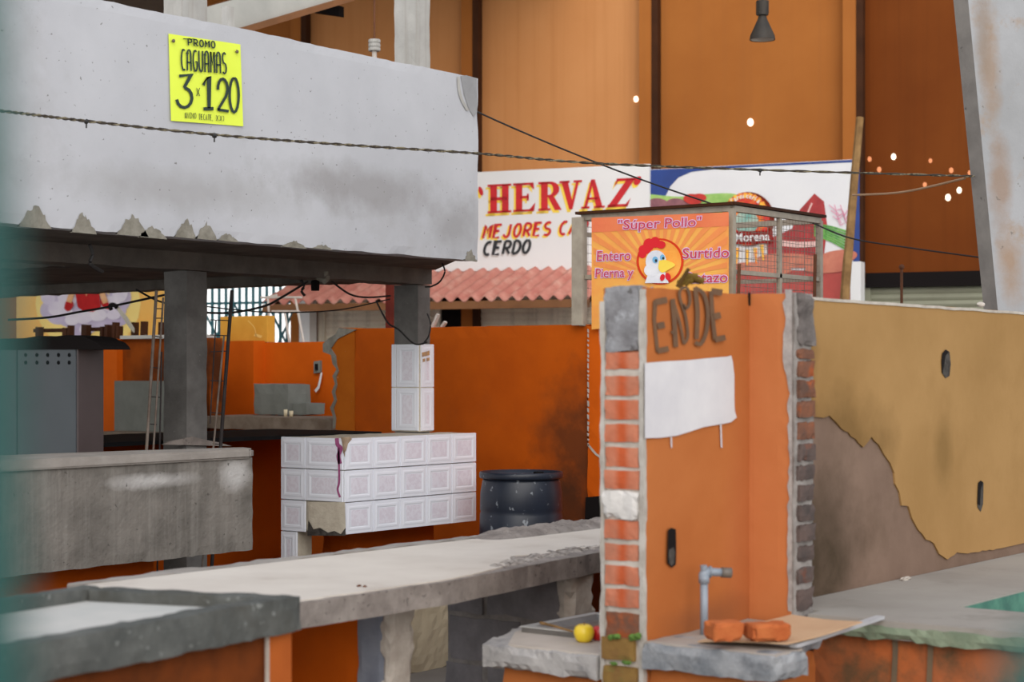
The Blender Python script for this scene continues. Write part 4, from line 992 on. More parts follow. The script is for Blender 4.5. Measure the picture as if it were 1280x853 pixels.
mb.build('top_band_print', mat('banner_red', (230, 126, 78), (226, 112, 70), 3, .6), sheet)
M_bol = mat('banner_outline', (214, 190, 226)); M_btx = mat('banner_letter', (196, 66, 84))
for s, x, y, w_, h_, dy in (('"Súper Pollo"', 772, 291, 104, 16, -4.5), ('Entero', 746, 326.5, 42, 12.5, -1), ('Surtido', 853, 323.5, 58, 13, -1.5), ('Pierna y', 744, 351, 47, 15, -1), ('Retazo', 857, 354, 52, 13, -1)):
    m1 = MB(); text_into(m1, lambda a, b_: bpt(a, b_, .005), s, x-1, y+1, w_+2, h_+2, .05, dy, bold=.05); m1.build('lettering_outline', M_bol, sheet)
    m1 = MB(); text_into(m1, lambda a, b_: bpt(a, b_, .007), s, x, y, w_, h_, .05, dy, bold=.006); m1.build('lettering', M_btx, sheet)
B_ = lambda o: (lambda x, y: bpt(x, y, o))
m = MB(); m.ell(B_(.005), 825, 327, 29.5, 29, 36); m.build('emblem_ring', mat('ring_red', (214, 62, 34)), sheet)
m = MB(); m.ell(B_(.008), 825, 327, 26.5, 26.5, 36); m.build('emblem_disc', mat('disc_orange', (244, 150, 62), (246, 178, 84), 6), sheet)
m = MB()
for x, y, rx, ry in ((806, 312, 8, 6), (811, 306, 7, 8), (819, 303, 6, 7), (826, 306, 6, 5), (803, 318, 5, 5)): m.ell(B_(.010+.0005*len(m.bm.verts)/30), x, y, rx, ry, 16)
m.build('comb_print', mat('comb_red', (216, 44, 52)), sheet)
m = MB(); m.ell(B_(.014), 820, 327, 13, 14, 24); m.ell(B_(.0145), 814, 338, 9, 8, 20); m.shape(B_(.0142), [(812, 338), (830, 336), (836, 354), (806, 354)]); m.build('head_print', mat('hen_white', (236, 236, 240), (214, 216, 226), 6), sheet)
m = MB(); m.ell(B_(.0162), 819, 325, 3.6, 4.2, 14); m.ell(B_(.0162), 828, 322, 3, 3.8, 14); m.build('eye_print', mat('eye_blue', (120, 180, 220)), sheet)
m = MB(); m.ell(B_(.0172), 820, 326, 1.6, 2, 10); m.ell(B_(.0172), 829, 323, 1.4, 1.8, 10); m.build('pupil_print', M_signblk, sheet)
m = MB(); m.shape(B_(.0168), [(824, 326), (832, 325), (844, 331), (836, 337), (828, 341), (823, 336)], True); m.build('beak_print', M_yel, sheet)
m = MB(); m.ell(B_(.0176), 828, 347, 3, 4.5, 12, .3); m.ell(B_(.0176), 835, 346, 3.4, 5, 12, -.3); m.build('wattle_print', MATS['comb_red'], sheet)
mb = MB()
for x in range(740, 909, 6): pass
mb.bm.free()

# leaning pole, rusty rod, wood junk behind the walls
m = MB(); pts = [pw(1056, 372, 1.6), pw(1062, 300, 1.5), pw(1068, 225, 1.4), pw(1075, 147, 1.3)]; p0 = pts[0]+(pts[0]-pts[1])*2.9; p0.z = 0.0
m.tube(catmull([p0]+pts, 5), .055, 8, .04); tag(m.build('wooden_pole', M_wood), 'long weathered wooden pole leaning upright at the edge of the picture sign', 'pole')
m = MB(); p = P(1127, 376, 14); m.tube([Vector((p.x, p.y, 0)), P(1127, 336, 14)], .012, 6); m.ball(P(1127, 334, 14), .022); tag(m.build('rusty_rod', M_rust), 'thin upright rusty rod before the grey-green shutter', 'rod')
m = MB(); m.ball(P(1226, 381, 8.8), .018, amp=.3, sx=(1.5, 1, .8)); p = P(1226, 383, 8.8)
tag(m.build('plaster_crumb', M_mortar), 'pale crumb lying on top of the tan wall by the white column', 'crumb')
jb = thing('dry_twigs', P(855, 356, 7.2), 'heap of dry brown branches poking up behind the salmon wall', 'branches')
m = MB(); D = 6.42
m.tube([P(847, 359, D), P(853, 349, D), P(861, 336, D)], .010, 6, .007)
m.build('branch', M_twig, jb)
m = MB()
for q in (((850, 354), (862, 345), (872, 346)), ((856, 356), (866, 347), (880, 352)), ((848, 357), (858, 351), (866, 352))): m.tube([P(a, b_, D+.03) for a, b_ in q], .012, 6)
m.build('branch', M_leaf, jb)
m = MB()
for x, y, r in ((858, 350, .018), (866, 350, .016), (874, 351, .014), (852, 353, .015)): m.ball(P(x, y, D+.05), r, amp=.5)
m.build('dry_leaves', M_leaf, jb)

# ------------------------------------------------------------------ near dividing walls
BW = 3.30; ZT = 1.84
# left wall with its torn end
sw = thing('salmon_wall', (5.5, 3.4, 0), 'broken salmon orange brick wall with grey spray letters and whitewashed square', 'wall')
m = MB(); m.rbox((5.152, BW, .0), (5.99, BW+.174, ZT-.004), .05, .004, .001, 51); m.build('painted_wall', M_ende, sw)
m = MB(); m.rbox((5.852, 3.135, .0), (6.0, BW+.03, ZT-.004), .05, .003, .001, 52); m.build('painted_return', M_nib, sw)
# torn brick end facing the camera
m = MB(); m.rbox((5.139, BW+.006, .0), (5.20, BW+.172, 1.60), .03, .006, .002, 53); m.build('mortar_joints', M_mortar, sw)
def brickrun(face, zs, lo, hi, rec, seed, jit=.006, xjit=.012):
    """bricks showing on a torn end; face 'a' = end facing -X, 'b' = end facing -Y"""
    mb = MB(); r = random.Random(seed)
    for z0, z1 in zs:
        z0 -= .003; z1 += .003
        e0 = lo+r.uniform(0, xjit); e1 = hi-r.uniform(0, xjit); d_ = rec+r.uniform(-jit, jit)
        if face[0] == 'a': mb.rbox((d_, e0, z0), (d_+.06, e1, z1), .02, .003, .0015, seed+int(z0*100), 14)
        else: mb.rbox((e0, d_, z0), (e1, d_+.06, z1), .02, .006, .003, seed+int(z0*100), 14)
    return mb
za = lambda y: pa(778, y, 5.15).z
rows = [(441, 461), (471, 494), (501, 524), (531, 552), (560, 583), (589, 611), (651, 673), (681, 700), (708, 730), (737, 758)]
brickrun('a', [(za(b_), za(a_)) for a_, b_ in rows], BW+.016, BW+.158, 5.132, 61, .003, .005).build('bricks', M_brick, sw)
brickrun('a', [(za(b_), za(a_)) for a_, b_ in ((766, 796),)], BW+.016, BW+.158, 5.133, 67, .003, .005).build('bricks', M_brickdk, sw)
brickrun('a', [(za(b_), za(a_)) for a_, b_ in ((798, 824), (833, 870), (880, 905))], BW+.02, BW+.165, 5.118, 62).build('mossy_bricks', M_brickmoss, sw)
m = MB(); m.rbox((5.126, BW+.02, za(649)), (5.19, BW+.165, za(613)), .02, .014, .006, 63, 10); m.build('pale_stone', mat('pale_stone', (214, 210, 206), (186, 182, 178), 9, .9, .4), sw)
m = MB(); m.rbox((5.134, BW+.016, za(440)), (5.22, BW+.160, ZT+.002), .02, .008, .006, 64, 9); m.build('bond_beam_end', M_lump, sw)
m = MB(); m.rbox((5.132, BW+.156, 0.5), (5.20, BW+.176, ZT-.05), .02, .004, .0015, 65); m.rbox((5.132, BW-.001, .45), (5.156, BW+.018, ZT-.01), .02, .003, .0015, 66)
m.build('plaster_edge', mat('plaster_edge', (184, 179, 172), (157, 150, 141), 12, .95, .4), sw)
m = MB(); 
for x, y in ((790, 797), (797, 796)): m.ball(pa(x, y, 5.12), .012, amp=.6)
m.ball(pa(770, 796, 5.118), .012, amp=.6, sx=(1, 1.4, .8)); m.ball(pa(763, 797, 5.118), .010, amp=.6); m.ball(pa(783, 829, 5.112), .012, amp=.6, sx=(.6, 1.6, .6)); m.ball(pa(767, 830, 5.112), .01, amp=.6, sx=(.6, 1.6, .6))
m.build('moss', mat('moss', (98, 130, 62), (78, 104, 50), 30, .95, .3), sw)
# return's torn end
zb_ = lambda y: pb(1000, y, 3.13).z
m = MB(); m.rbox((5.862, 3.120, .0), (6.012, 3.20, ZT-.002), .025, .008, .004, 71); m.build('mortar_joints', M_mortdk, sw)
rws = [(437, 448), (452, 471), (476, 497), (502, 521), (528, 549)]
brickrun('b', [(zb_(b_), zb_(a_)) for a_, b_ in rws], 5.875, 6.010, 3.110, 73, .004, .010).build('bricks', M_brickdk, sw)
rws = [(556, 576), (582, 600), (607, 626), (632, 651), (657, 676), (683, 702), (710, 729), (737, 762)]
brickrun('b', [(zb_(b_), zb_(a_)) for a_, b_ in rws], 5.875, 6.010, 3.110, 74, .004, .010).build('bricks', mat('sooty_brick', (98, 83, 78), (74, 67, 65), 11, .95, .5, 50, blot=(134, 74, 49), blscale=5, blth=(.6, .7), blamt=.7), sw)
m = MB(); m.rbox((5.88, 3.106, zb_(432)), (6.008, 3.2, ZT-.004), .025, .014, .010, 75, 9); m.build('bond_beam_end', mat('sooty_concrete', (119, 112, 109), (82, 76, 74), 12, .95, .6, 50, blot=(58, 53, 51), blscale=10, blth=(.55, .7)), sw)
m = MB(); rr = random.Random(12); o = lambda x, y: pa(x, y, 5.848)
L = []; y = 362
while y < 765:
    L.append((rr.uniform(978, 984) if y < 470 else rr.uniform(983.5, 987.5), y)); y += rr.uniform(5, 13)
m.shape(o, L+[(990, 765), (990, 362)]); m.build('torn_plaster', mat('torn_plaster', (175, 170, 166), (139, 134, 132), 16, .95, .4), sw)
# marks on the painted side
fB = lambda o: (lambda x, y: pb(x, y, BW-o))
m = MB(); o = fB(.006)
m.shape(o, [(806, 454), (830, 452), (860, 450.5), (890, 447.5), (909, 446), (914, 444.5), (916, 452), (918, 470), (918, 500), (918.5, 514), (921, 522), (914, 528), (905, 530), (880, 534), (862, 540), (846, 545), (826, 547.5), (806, 548)])
m.stroke(o, [(839, 545), (839.5, 560)], 1.6, False); m.stroke(o, [(901, 530), (902, 560)], 1.8, False); m.build('whitewash_square', M_patch, sw)
m = MB(); _n = [0]
def S(pts, w_, sm=True):
    _n[0] += 1; m.stroke(fB(.003+.0007*_n[0]), pts, w_, sm)
S([(834, 374), (819, 378), (818, 400), (822, 440)], 4.5, False); S([(819, 378), (834, 375)], 8, False); S([(822, 408), (831, 406)], 8, False); S([(822, 439), (836, 436)], 7, False)
S([(841, 374), (843, 400), (845, 434)], 6); S([(841, 374), (850, 404), (855, 430)], 3.4); S([(855, 430), (860, 420), (857, 395), (850, 372), (851, 362), (858, 360), (862, 368), (862, 380), (857, 386), (855, 380)], 3.6)
S([(845, 414), (839, 416)], 3.5, False)
S([(869, 359), (872, 390), (871, 424)], 5.5); S([(869, 360), (880, 368), (885, 390), (883, 415), (876, 430), (869, 428)], 4.8)
S([(889, 364), (891, 395), (894, 425)], 5); S([(889, 364), (903, 366)], 8, False); S([(892, 396), (901, 394)], 8, False); S([(894, 425), (907, 422)], 7, False)
m.build('sprayed_letters', M_graff, sw)
m = MB(); S2 = m.shape(fB(.008), [(835, 663), (839, 660), (845, 662), (845.5, 690), (845, 706), (840, 710), (834, 704), (834.5, 680)]); m.build('knocked_hole', M_dark, sw)
m = MB(); m.shape(fB(.010), [(836, 688), (842, 684), (844, 690), (843, 705), (839, 708), (836, 703)]); m.build('hole_rubble', M_hole, sw)
m = MB(); m.stroke(lambda x, y: pa(x, y, 5.845), [(936.5, 366), (936.5, 382)], 3, False); m.build('mark', M_dark, sw)

# tan wall, continuing the same line
tw = thing('tan_wall', (7.5, 3.4, 0), 'long tan painted wall with peeled corner and two knocked holes', 'wall')
m = MB(); m.rbox((6.005, BW+.012, .0), (10.6, BW+.17, ZT-.002), .09, .006, .002, 81); m.build('bare_wall', M_bare, tw)
m = MB(); o = lambda x, y: pb(x, y, BW+.004); rr = random.Random(6)
edge = [(1010, 521), (1022, 521), (1030, 522), (1037, 520), (1045, 527), (1052, 537), (1060, 541), (1069, 549), (1079, 560), (1085, 552), (1090, 546), (1098, 556), (1105, 568), (1114, 580), (1118, 592), (1119, 606), (1124, 616), (1128, 632), (1136, 634), (1141, 648), (1148, 664), (1158, 674), (1168, 680), (1175, 692), (1184, 700), (1188, 697), (1196, 690), (1206, 692), (1214, 692), (1224, 690), (1250, 686), (1420, 648)]
e2 = []
for i in range(len(edge)-1):
    (x0, y0), (x1, y1) = edge[i], edge[i+1]; n = max(1, int(abs(x1-x0)/4))
    for j in range(n): e2.append((x0+(x1-x0)*j/n+(rr.uniform(-.8, .8) if x0 < 1240 else 0), y0+(y1-y0)*j/n+(rr.uniform(-1, 1) if x0 < 1240 else 0)))
topl = Vector((6.01, BW+.004, ZT)); pts = [o(x, y) for x, y in e2]
last = o(1420, 648); m.prism([topl]+[Vector((6.01, BW+.004, pts[0].z))]+pts+[Vector((10.6, BW+.004, last.z)), Vector((10.6, BW+.004, ZT))], (0, .012, 0)); m.build('tan_plaster', M_tan, tw)
m = MB(); m.box((6.02, BW+.0, ZT-.012), (10.6, BW+.17, ZT), (60, 1, 1))
for v in m.bm.verts: v.co.z += .004*noise.noise(v.co*9)
m.build('worn_top', M_mortar, tw)
o = lambda x, y: pb(x, y, BW+.001)
m = MB(); m.shape(o, [(1178, 442), (1182, 437), (1187, 440), (1188.5, 455), (1187, 470), (1182, 473), (1177.5, 466), (1177, 452)]); m.build('knocked_hole', M_hole, tw)
m = MB(); m.shape(lambda x, y: pb(x, y, BW-.001), [(1178, 442), (1182, 437), (1186, 440), (1182, 445), (1180, 458), (1178, 468), (1177, 452)]); m.build('hole_shadow', M_dark, tw)
m = MB(); m.shape(o, [(1223, 604), (1226, 601), (1229.5, 604), (1229, 630), (1226, 640), (1222, 634)]); m.build('knocked_hole', M_hole, tw)
m = MB(); m.shape(lambda x, y: pb(x, y, BW-.001), [(1223, 604), (1226, 601), (1229, 603), (1226, 612), (1225, 632), (1222, 630)]); m.build('hole_shadow', M_dark, tw)

# water pipe
wp = thing('water_pipe', pz(880, 785, .645), 'grey plastic water pipe with elbow and tap nozzle at the salmon wall', 'pipe')
p0 = Vector((5.62, 3.22, .645)); k = (880-640)/F
pp0 = pb(880, 786, 3.215); pp1 = pb(880, 722, 3.215)
m = MB(); m.tube([Vector((pp0.x, pp0.y, .64)), pp1], .0135, 14); m.build('riser', M_pvc, wp, True)
e = pb(881, 715, 3.215)
m = MB(); m.tube(catmull([pp1, Vector((pp1.x+.002, 3.215, e.z-.008)), e+Vector((.02, -.01, 0))], 5), .018, 14); m.lathe(pp1-Vector((0, 0, .02)), [(.019, 0), (.019, .03)], 14); m.build('elbow', M_pvc, wp, True)
q = pb(904, 716, 3.17)
m = MB(); m.tube([e, q], .0145, 14); m.tube([e+(q-e)*.25, e+(q-e)*.33], .021, 14); m.build('spout', M_pvc, wp, True)
r_ = pb(914, 716.5, 3.15)
m = MB(); m.tube([q-(q-e)*.1, r_], .018, 14); m.build('nozzle', M_nozzle, wp, True)
m = MB(); m.tube([pb(880, 715, 3.215), pb(879.5, 707, 3.215)], .012, 10); m.build('elbow_cap', M_pvc, wp)

# slabs at the torn wall end
rs = thing('concrete_shelf', (5.5, 3.0, .5), 'thick rough concrete slab carrying the cardboard and broken bricks', 'shelf')
m = MB(); m.rbox((5.125, 2.785, .555), (5.33, BW+.0, .645), .03, .010, .004, 91, 7); m.build('slab', M_slab, rs)
m = MB(); m.rbox((5.30, 3.0, .56), (5.845, BW, .644), .03, .010, .003, 96, 7); m.build('rear_slab', M_slab, rs)
m = MB(); m.rbox((5.14, 2.80, .636), (5.32, BW+.0, .647), .06, .003, .001, 92); m.rbox((5.30, 3.01, .636), (5.84, BW+.0, .647), .06, .003, .001, 92); m.build('worn_surface', M_slabtop, rs)
m = MB(); m.rbox((5.17, 2.83, 0), (5.33, BW, .558), .06, .008, .003, 93); m.rbox((5.30, 3.02, 0), (5.84, BW, .562), .06, .008, .003, 93); m.build('orange_base', M_ende, rs)
ls = thing('concrete_shelf', (5.5, 3.7, .5), 'thick rough concrete slab with the steel basin and yellow apple', 'shelf')
m = MB(); m.prism([(5.15, BW+.19, .574), (5.15, 3.88, .574), (5.42, 4.05, .574), (5.90, 4.12, .574), (5.90, BW+.19, .574)], (0, 0, .008)); m.build('worn_surface', mat('pale_worn_skin', (186, 176, 166), (172, 162, 152), 5, .95, .2, 40), ls)
m = MB(); m.rbox((5.125, BW+.185, .495), (5.93, 4.14, .578), .03, .014, .005, 94, 7)
for v in m.bm.verts:
    if v.co.x < 5.5: v.co.y -= .22*max(0, (v.co.y-3.5)/.64)*((5.5-v.co.x)/.4)*.8
m.build('slab', mat('pale_slab', (170, 166, 163), (146, 143, 141), 9, .95, .4, 50, blot=(102, 102, 106), blscale=9, blth=(.58, .7), blamt=.6), ls)
m = MB(); m.rbox((5.18, BW+.19, 0), (5.8, 3.93, .498), .06, .012, .003, 95); m.build('orange_base', M_ende, ls)
# steel basin let into the slab
bs_ = thing('steel_basin', (5.7, 3.7, .58), 'shallow stainless steel basin on the slab behind the yellow apple', 'basin')
m = MB(); zz = .582
def ringpts(a0, a1, b0, b1, z): return [(a0, b0, z), (a1, b0, z), (a1, b1, z), (a0, b1, z)]
R1 = m.verts(ringpts(5.42, 5.90, 3.52, 4.02, zz)); R2 = m.verts(ringpts(5.42, 5.90, 3.52, 4.02, zz+.022)); R3 = m.verts(ringpts(5.45, 5.87, 3.55, 3.99, zz+.022)); R4 = m.verts(ringpts(5.48, 5.84, 3.58, 3.96, zz+.003))
for a_, b_ in ((R1, R2), (R3, R4)):
    for i in range(4): m.face((a_[i], a_[(i+1) % 4], b_[(i+1) % 4], b_[i]))
m.face(R4); m.face(R1); m.build('bowl', M_inox, bs_)
m = MB(); A_ = m.verts(ringpts(5.415, 5.905, 3.515, 4.025, zz+.023)); B_2 = m.verts(ringpts(5.452, 5.868, 3.552, 3.988, zz+.023))
for i in range(4): m.face((A_[i], A_[(i+1) % 4], B_2[(i+1) % 4], B_2[i]))
m.build('rim', M_inoxrim, bs_).modifiers.new('thickness', 'SOLIDIFY').thickness = .004
m = MB(); m.tube([pz(676, 779, .615), pz(694, 783.5, .618), pz(716, 790, .605)], .006, 8, .004); m.ball(pz(680, 780, .616), .012, sx=(1, 1.2, .5)); tag(m.build('wooden_spoon', M_wood), 'little wooden spoon lying across the steel basin', 'spoon')
def apple(px, py, z, r, m_, lb, mm=None):
    c = pz(px, py, z+r*.95); a = thing('apple', c, lb, 'apple')
    m = MB(); pr = [(r*.15, -.88), (r*.45, -.93), (r*.8, -.62), (r*.97, -.15), (r*1.0, .2), (r*.86, .62), (r*.55, .84), (r*.25, .80), (r*.04, .62)]
    m.lathe(c, [(a_, b_*r) for a_, b_ in pr], 24); m.build('fruit', m_, a, True)
    m = MB(); m.tube([c+Vector((0, 0, r*.6)), c+Vector((.004, .002, r*1.05))], .002, 6); m.build('stem', M_wood, a)
apple(730, 792, .578, .037, M_apple, 'yellow apple resting on the slab before the steel basin')
apple(749, 792, .578, .030, M_appler, 'red apple peeping out beside the torn brick end')
# cardboard, board, bricks
cd = MB()
c4 = [pz(872, 802, .655), pz(966, 769, .680), pz(1078, 780, .694), pz(984, 805, .671)]
c4[1] = Vector((5.83, 3.115, .680))
nx, ny = 14, 8; g = []
for i in range(nx+1):
    g.append([])
    for j in range(ny+1):
        u, v = i/nx, j/ny
        p = (c4[0]*(1-u)+c4[1]*u)*(1-v)+(c4[3]*(1-u)+c4[2]*u)*v
        p.z += .004*math.sin(u*4+v*3)+.012*max(0, v-.6)*u
        g[i].append(cd.bm.verts.new(p))
for i in range(nx):
    for j in range(ny): cd.face((g[i][j], g[i+1][j], g[i+1][j+1], g[i][j+1]))
o_ = cd.build('cardboard_sheet', M_card); o_.modifiers.new('thickness', 'SOLIDIFY').thickness = .004
tag(o_, 'flat tan cardboard sheet lying on the rough slab under the broken bricks', 'cardboard')
m = MB(); p, q = Vector((5.28, 2.815, .657)), Vector((5.93, 2.815, .680)); m.bar(p, q, .03, .012); tag(m.build('pale_board', M_board), 'narrow pale board sticking out under the cardboard sheet', 'board')
def lump(px, py, sx, sy, sz, rz, seed, lb):
    c = pz(px, py, .676); m = MB(); m.rbox((-sx/2, -sy/2, 0), (sx/2, sy/2, sz), .012, .009, .003, seed, 14)
    bmesh.ops.rotate(m.bm, verts=m.bm.verts, cent=(0, 0, 0), matrix=Matrix.Rotation(rz, 3, 'Z')); bmesh.ops.translate(m.bm, verts=m.bm.verts, vec=c)
    tag(m.build('broken_brick', M_brickbreak), lb, 'brick')
A0 = math.radians(36.87-90)
lump(904, 800, .105, .09, .060, A0+.35, 3, 'broken orange brick on the cardboard, the one nearer the water pipe')
lump(959, 800, .135, .09, .056, A0+.30, 8, 'broken orange brick on the cardboard, the one near the pale board')

# right counter with the green basin
rc = thing('green_basin_counter', (7, 2.6, 0), 'far counter along the tan wall with a green basin and weathered orange front', 'counter')
m = MB(); m.prism([(5.925, 1.2, .605), (6.44, 1.2, .605), (6.44, 2.74, .605), (10.4, 2.74, .605), (10.4, BW+.008, .605), (6.03, BW+.008, .605), (6.03, 3.10, .605), (5.925, 3.10, .605)], (0, 0, .065)); m.build('slab', M_rslab, rc)
m = MB(); m.rbox((5.908, 1.2, .598), (5.935, 3.118, .655), .03, .012, .004, 104); m.build('worn_green_edge', M_gedge, rc)
m = MB(); m.box((6.44, 2.735, .32), (10.4, 2.74, .664)); m.box((6.435, 1.2, .32), (6.44, 2.74, .664)); m.box((6.44, 1.2, .30), (10.4, 2.74, .32)); m.build('green_basin', M_green, rc)
m = MB(); m.rbox((5.96, 1.2, 0), (6.1, 3.10, .605), .06, .01, .004, 105); m.build('weathered_front', M_rface, rc)
m = MB()
for x in (1118, 1162): m.stroke(lambda a_, b_: pa(a_, b_, 5.952), [(x, 787), (x+1, 815), (x-1, 860)], 7)
m.build('mortar_smear', mat('mortar_smear', (104, 92, 76), (120, 100, 78), 8, .95, .3), rc)
m = MB(); m.box((6.1, BW-.05, 0), (10.4, BW+.0, .605)); m.build('rear_support', M_rface, rc)
m = MB(); m.ball(pz(1132, 724, .674), .022, amp=.5, sx=(1.8, .7, .4)); tag(m.build('plaster_flake', M_mortar), 'pale plaster flake lying on the far counter below the tan wall', 'flake')

# ------------------------------------------------------------------ big worn counter in the middle
bc = thing('worn_counter', (6, 4.6, .4), 'long worn concrete counter with crumbling edge, running away past the drum', 'counter')
rr = random.Random(21)
near = []
a = 4.2
while a < 7.4:
    b_ = 4.10
    if a > 5.1: b_ = 4.10+.15*min(1, max(0, (a-5.1)/1.1))
    near.append((a, b_+.014*noise.noise(Vector((a*5, 0, 0)))+.005*noise.noise(Vector((a*14, 3, 0))))); a += .04
outl = near+[(7.6, 4.30), (7.95, 4.40), (7.95, 5.12), (4.2, 5.12)]
m = MB(); m.prism([(x, y, .712) for x, y in outl], (0, 0, .084)); 
o_ = m.build('slab', M_raw, bc)
m = MB()
inl = [(x, y+.022+.012*noise.noise(Vector((x*13, 5, 0)))+(.15*max(0, min(1, (x-5.35)/.6))*(1+.9*noise.noise(Vector((x*3.5, 1, 0)))) if x > 5.3 else 0)) for x, y in near if x < 7.3]+[(7.5, 4.8), (7.5, 5.02), (4.2, 5.03)]
m.prism([(x, y, .794) for x, y in inl], (0, 0, .007)); m.build('smooth_surface', M_top, bc)
m = MB(); 
m.rbox((4.2, 5.03, .790), (6.55, 5.125, .806), .05, .008, .003, 111); m.build('raised_rim', M_paratop, bc)
m = MB(); nx, ny = 60, 14; g = []
for i in range(nx+1):
    g.append([])
    for j in range(ny+1):
        x = 6.35+1.6*i/nx; y = 4.86+.28*j/ny; e = math.sin(math.pi*j/ny)**.7*min(1, i/12)
        g[i].append(m.bm.verts.new((x+.006*noise.noise(Vector((x*20, y*20, 1))), y, .795+e*(.028+.03*abs(noise.noise(Vector((x*9, y*9, 0))))+.015*noise.noise(Vector((x*26, y*26, 3)))))))
for i in range(nx):
    for j in range(ny): m.face((g[i][j], g[i+1][j], g[i+1][j+1], g[i][j+1]))
m.build('rubble_ridge', M_raw, bc)
# crumbled strip along the broken lip
m = MB(); nx, ny = 90, 12; g = []
for i in range(nx+1):
    g.append([]); x = 5.36+1.9*i/nx
    yb = 4.10+.15*min(1, max(0, (x-5.1)/1.1))
    for j in range(ny+1):
        y = yb+.015+.24*j/ny*min(1, .25+(x-5.35)/.7); e = (1-(j/ny)**3)*min(1, i/10)
        g[i].append(m.bm.verts.new((x, y, .792+(.010+.016*noise.noise(Vector((x*17, y*17, 0)))+.012*noise.noise(Vector((x*40, y*40, 3))))*e-(.03*(1-j/4) if j < 4 else 0)*min(1, i/10))))
for i in range(nx):
    for j in range(ny): m.face((g[i][j], g[i+1][j], g[i+1][j+1], g[i][j+1]))
m.build('crumbled_lip', mat('crumbled_concrete', (176, 168, 160), (134, 126, 120), 22, .95, 1.0, 40, speck=(98, 90, 84), sscale=40, sth=.57), bc)
# supports
def blocks(mb, a0, b0, b1, z1, th, seed):
    z = z1; row = 0
    while z > 0.02:
        z0 = max(0.0, z-.20); y = b0+(0 if row % 2 == 0 else .2)
        if row % 2: mb.rbox((a0, b0, z0+.006), (a0+th, b0+.19, z-.006), .04, .010, .003, seed+row)
        while y < b1-.05:
            e = min(b1, y+.39); mb.rbox((a0, y+.006, z0+.006), (a0+th, e-.006, z-.006), .05, .010, .003, seed+row*7+int(y*10)); y += .40
        z -= .20; row += 1
m = MB(); blocks(m, 6.09, 4.32, 4.93, .71, .15, 121); m.build('block_pier', M_block, bc)
m = MB(); m.box((6.10, 4.33, 0), (6.23, 4.92, .71)); m.build('pier_mortar', M_mortdk, bc)
m = MB(); m.rbox((6.09, 4.262, 0), (6.26, 4.335, .735), .03, .016, .006, 125, 8); m.build('broken_pier_end', M_mortar, bc)
m = MB(); m.rbox((4.985, 4.315, 0), (5.115, 4.452, .71), .03, .006, .003, 131); m.build('block_pier', M_blue, bc)
m = MB(); m.rbox((4.99, 4.44, 0), (5.10, 5.05, .712), .06, .008, .003, 132); m.build('orange_pier_wall', M_orange, bc)
m = MB(); m.rbox((4.985, 4.29, 0), (5.125, 4.335, .715), .03, .012, .005, 133, 8); m.build('broken_pier_end', M_mortar, bc)
m = MB(); m.rbox((5.9, 6.0, 0), (8.4, 6.12, .58), .04, .004, .006, 134, 9); tag(m.build('cream_wall', M_cream), 'low cream wall glimpsed through the gap under the worn counter', 'low wall')
m = MB(); m.rbox((4.2, 5.02, 0), (5.0, 5.10, .712), .06, .008, .003, 135); m.build('rear_panel', M_orange, bc)
m = MB(); m.rbox((6.44, 5.02, 0), (7.9, 5.10, .712), .08, .008, .003, 136); m.build('rear_panel', M_orange, bc)
for x, y, r, lb in ((449, 733, .007, 'first tiny brown crumb on the worn counter top'), (456, 733.5, .006, 'second tiny brown crumb on the worn counter top, beside the first')):
    m = MB(); m.ball(pz(x, y, .803), r, amp=.4, sx=(1.5, 1, .8)); tag(m.build('crumb', M_rust), lb, 'crumb')

# near trough at the left
tr = thing('concrete_trough', (3.3, 3.9, 0), 'near shallow concrete trough with raised rims on an orange base', 'trough')
FR = Vector((3.87, 3.665, 0)); BR = Vector((3.65, 4.37, 0)); FL = Vector((1.75, 3.41, 0)); BL = FL+(BR-FR)
def rimbar(p, q, w0, z0, z1, seed, nm):
    """long rough bar from p to q, w0 = inward vector"""
    p = Vector(p); q = Vector(q); w0 = Vector(w0); L = (q-p).length; mb = MB()
    mb.rbox((0, 0, z0), (L, w0.length, z1), .03, .005, .002, seed, 7)
    X = (q-p).normalized(); Y = (w0-X*w0.dot(X)).normalized()
    for v in mb.bm.verts:
        c = v.co.copy(); v.co = p+X*c.x+Y*c.y+Vector((0, 0, c.z))
    return mb.build(nm, M_trough, tr)
Tn = (FL-FR).normalized(); Nn = (BR-FR).normalized()
rimbar(FL, FR, Nn*.075, .795, .90, 141, 'front_rim'); rimbar(BL-Nn*.0, BR, -Nn*.075, .82, .90, 142, 'rear_rim'); rimbar(FR+Nn*.07, BR-Nn*.07, Tn*.085, .80, .898, 143, 'end_rim')
m = MB(); m.prism([(p.x, p.y, .80) for p in (FR+Tn*.06+Nn*.05, BR+Tn*.06-Nn*.05, BL-Nn*.05, FL+Nn*.05)], (0, 0, .062)); m.build('trough_floor', M_trfloor, tr)
f0 = FR+Nn*.04+Tn*.02; f1 = FL+Nn*.04
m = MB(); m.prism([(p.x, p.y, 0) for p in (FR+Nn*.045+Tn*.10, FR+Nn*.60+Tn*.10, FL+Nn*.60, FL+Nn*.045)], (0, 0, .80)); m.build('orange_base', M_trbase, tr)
m = MB(); m.prism([(p.x, p.y, 0) for p in (FR+Nn*.03+Tn*.01, FR+Nn*.14+Tn*.02, FR+Nn*.14+Tn*.115, FR+Nn*.03+Tn*.115)], (0, 0, .80)); m.build('corner_pilaster', mat('worn_pilaster', (176, 92, 40), (158, 80, 34), 4, .9), tr)
m = MB(); q = FR+Nn*.028+Tn*.117; m.prism([(q.x, q.y, 0), (q.x+Tn.x*.006, q.y+Tn.y*.006, 0), (q.x+Tn.x*.006+Nn.x*.01, q.y+Tn.y*.006+Nn.y*.01, 0)], (0, 0, .79)); m.build('pale_joint', M_mortar, tr)

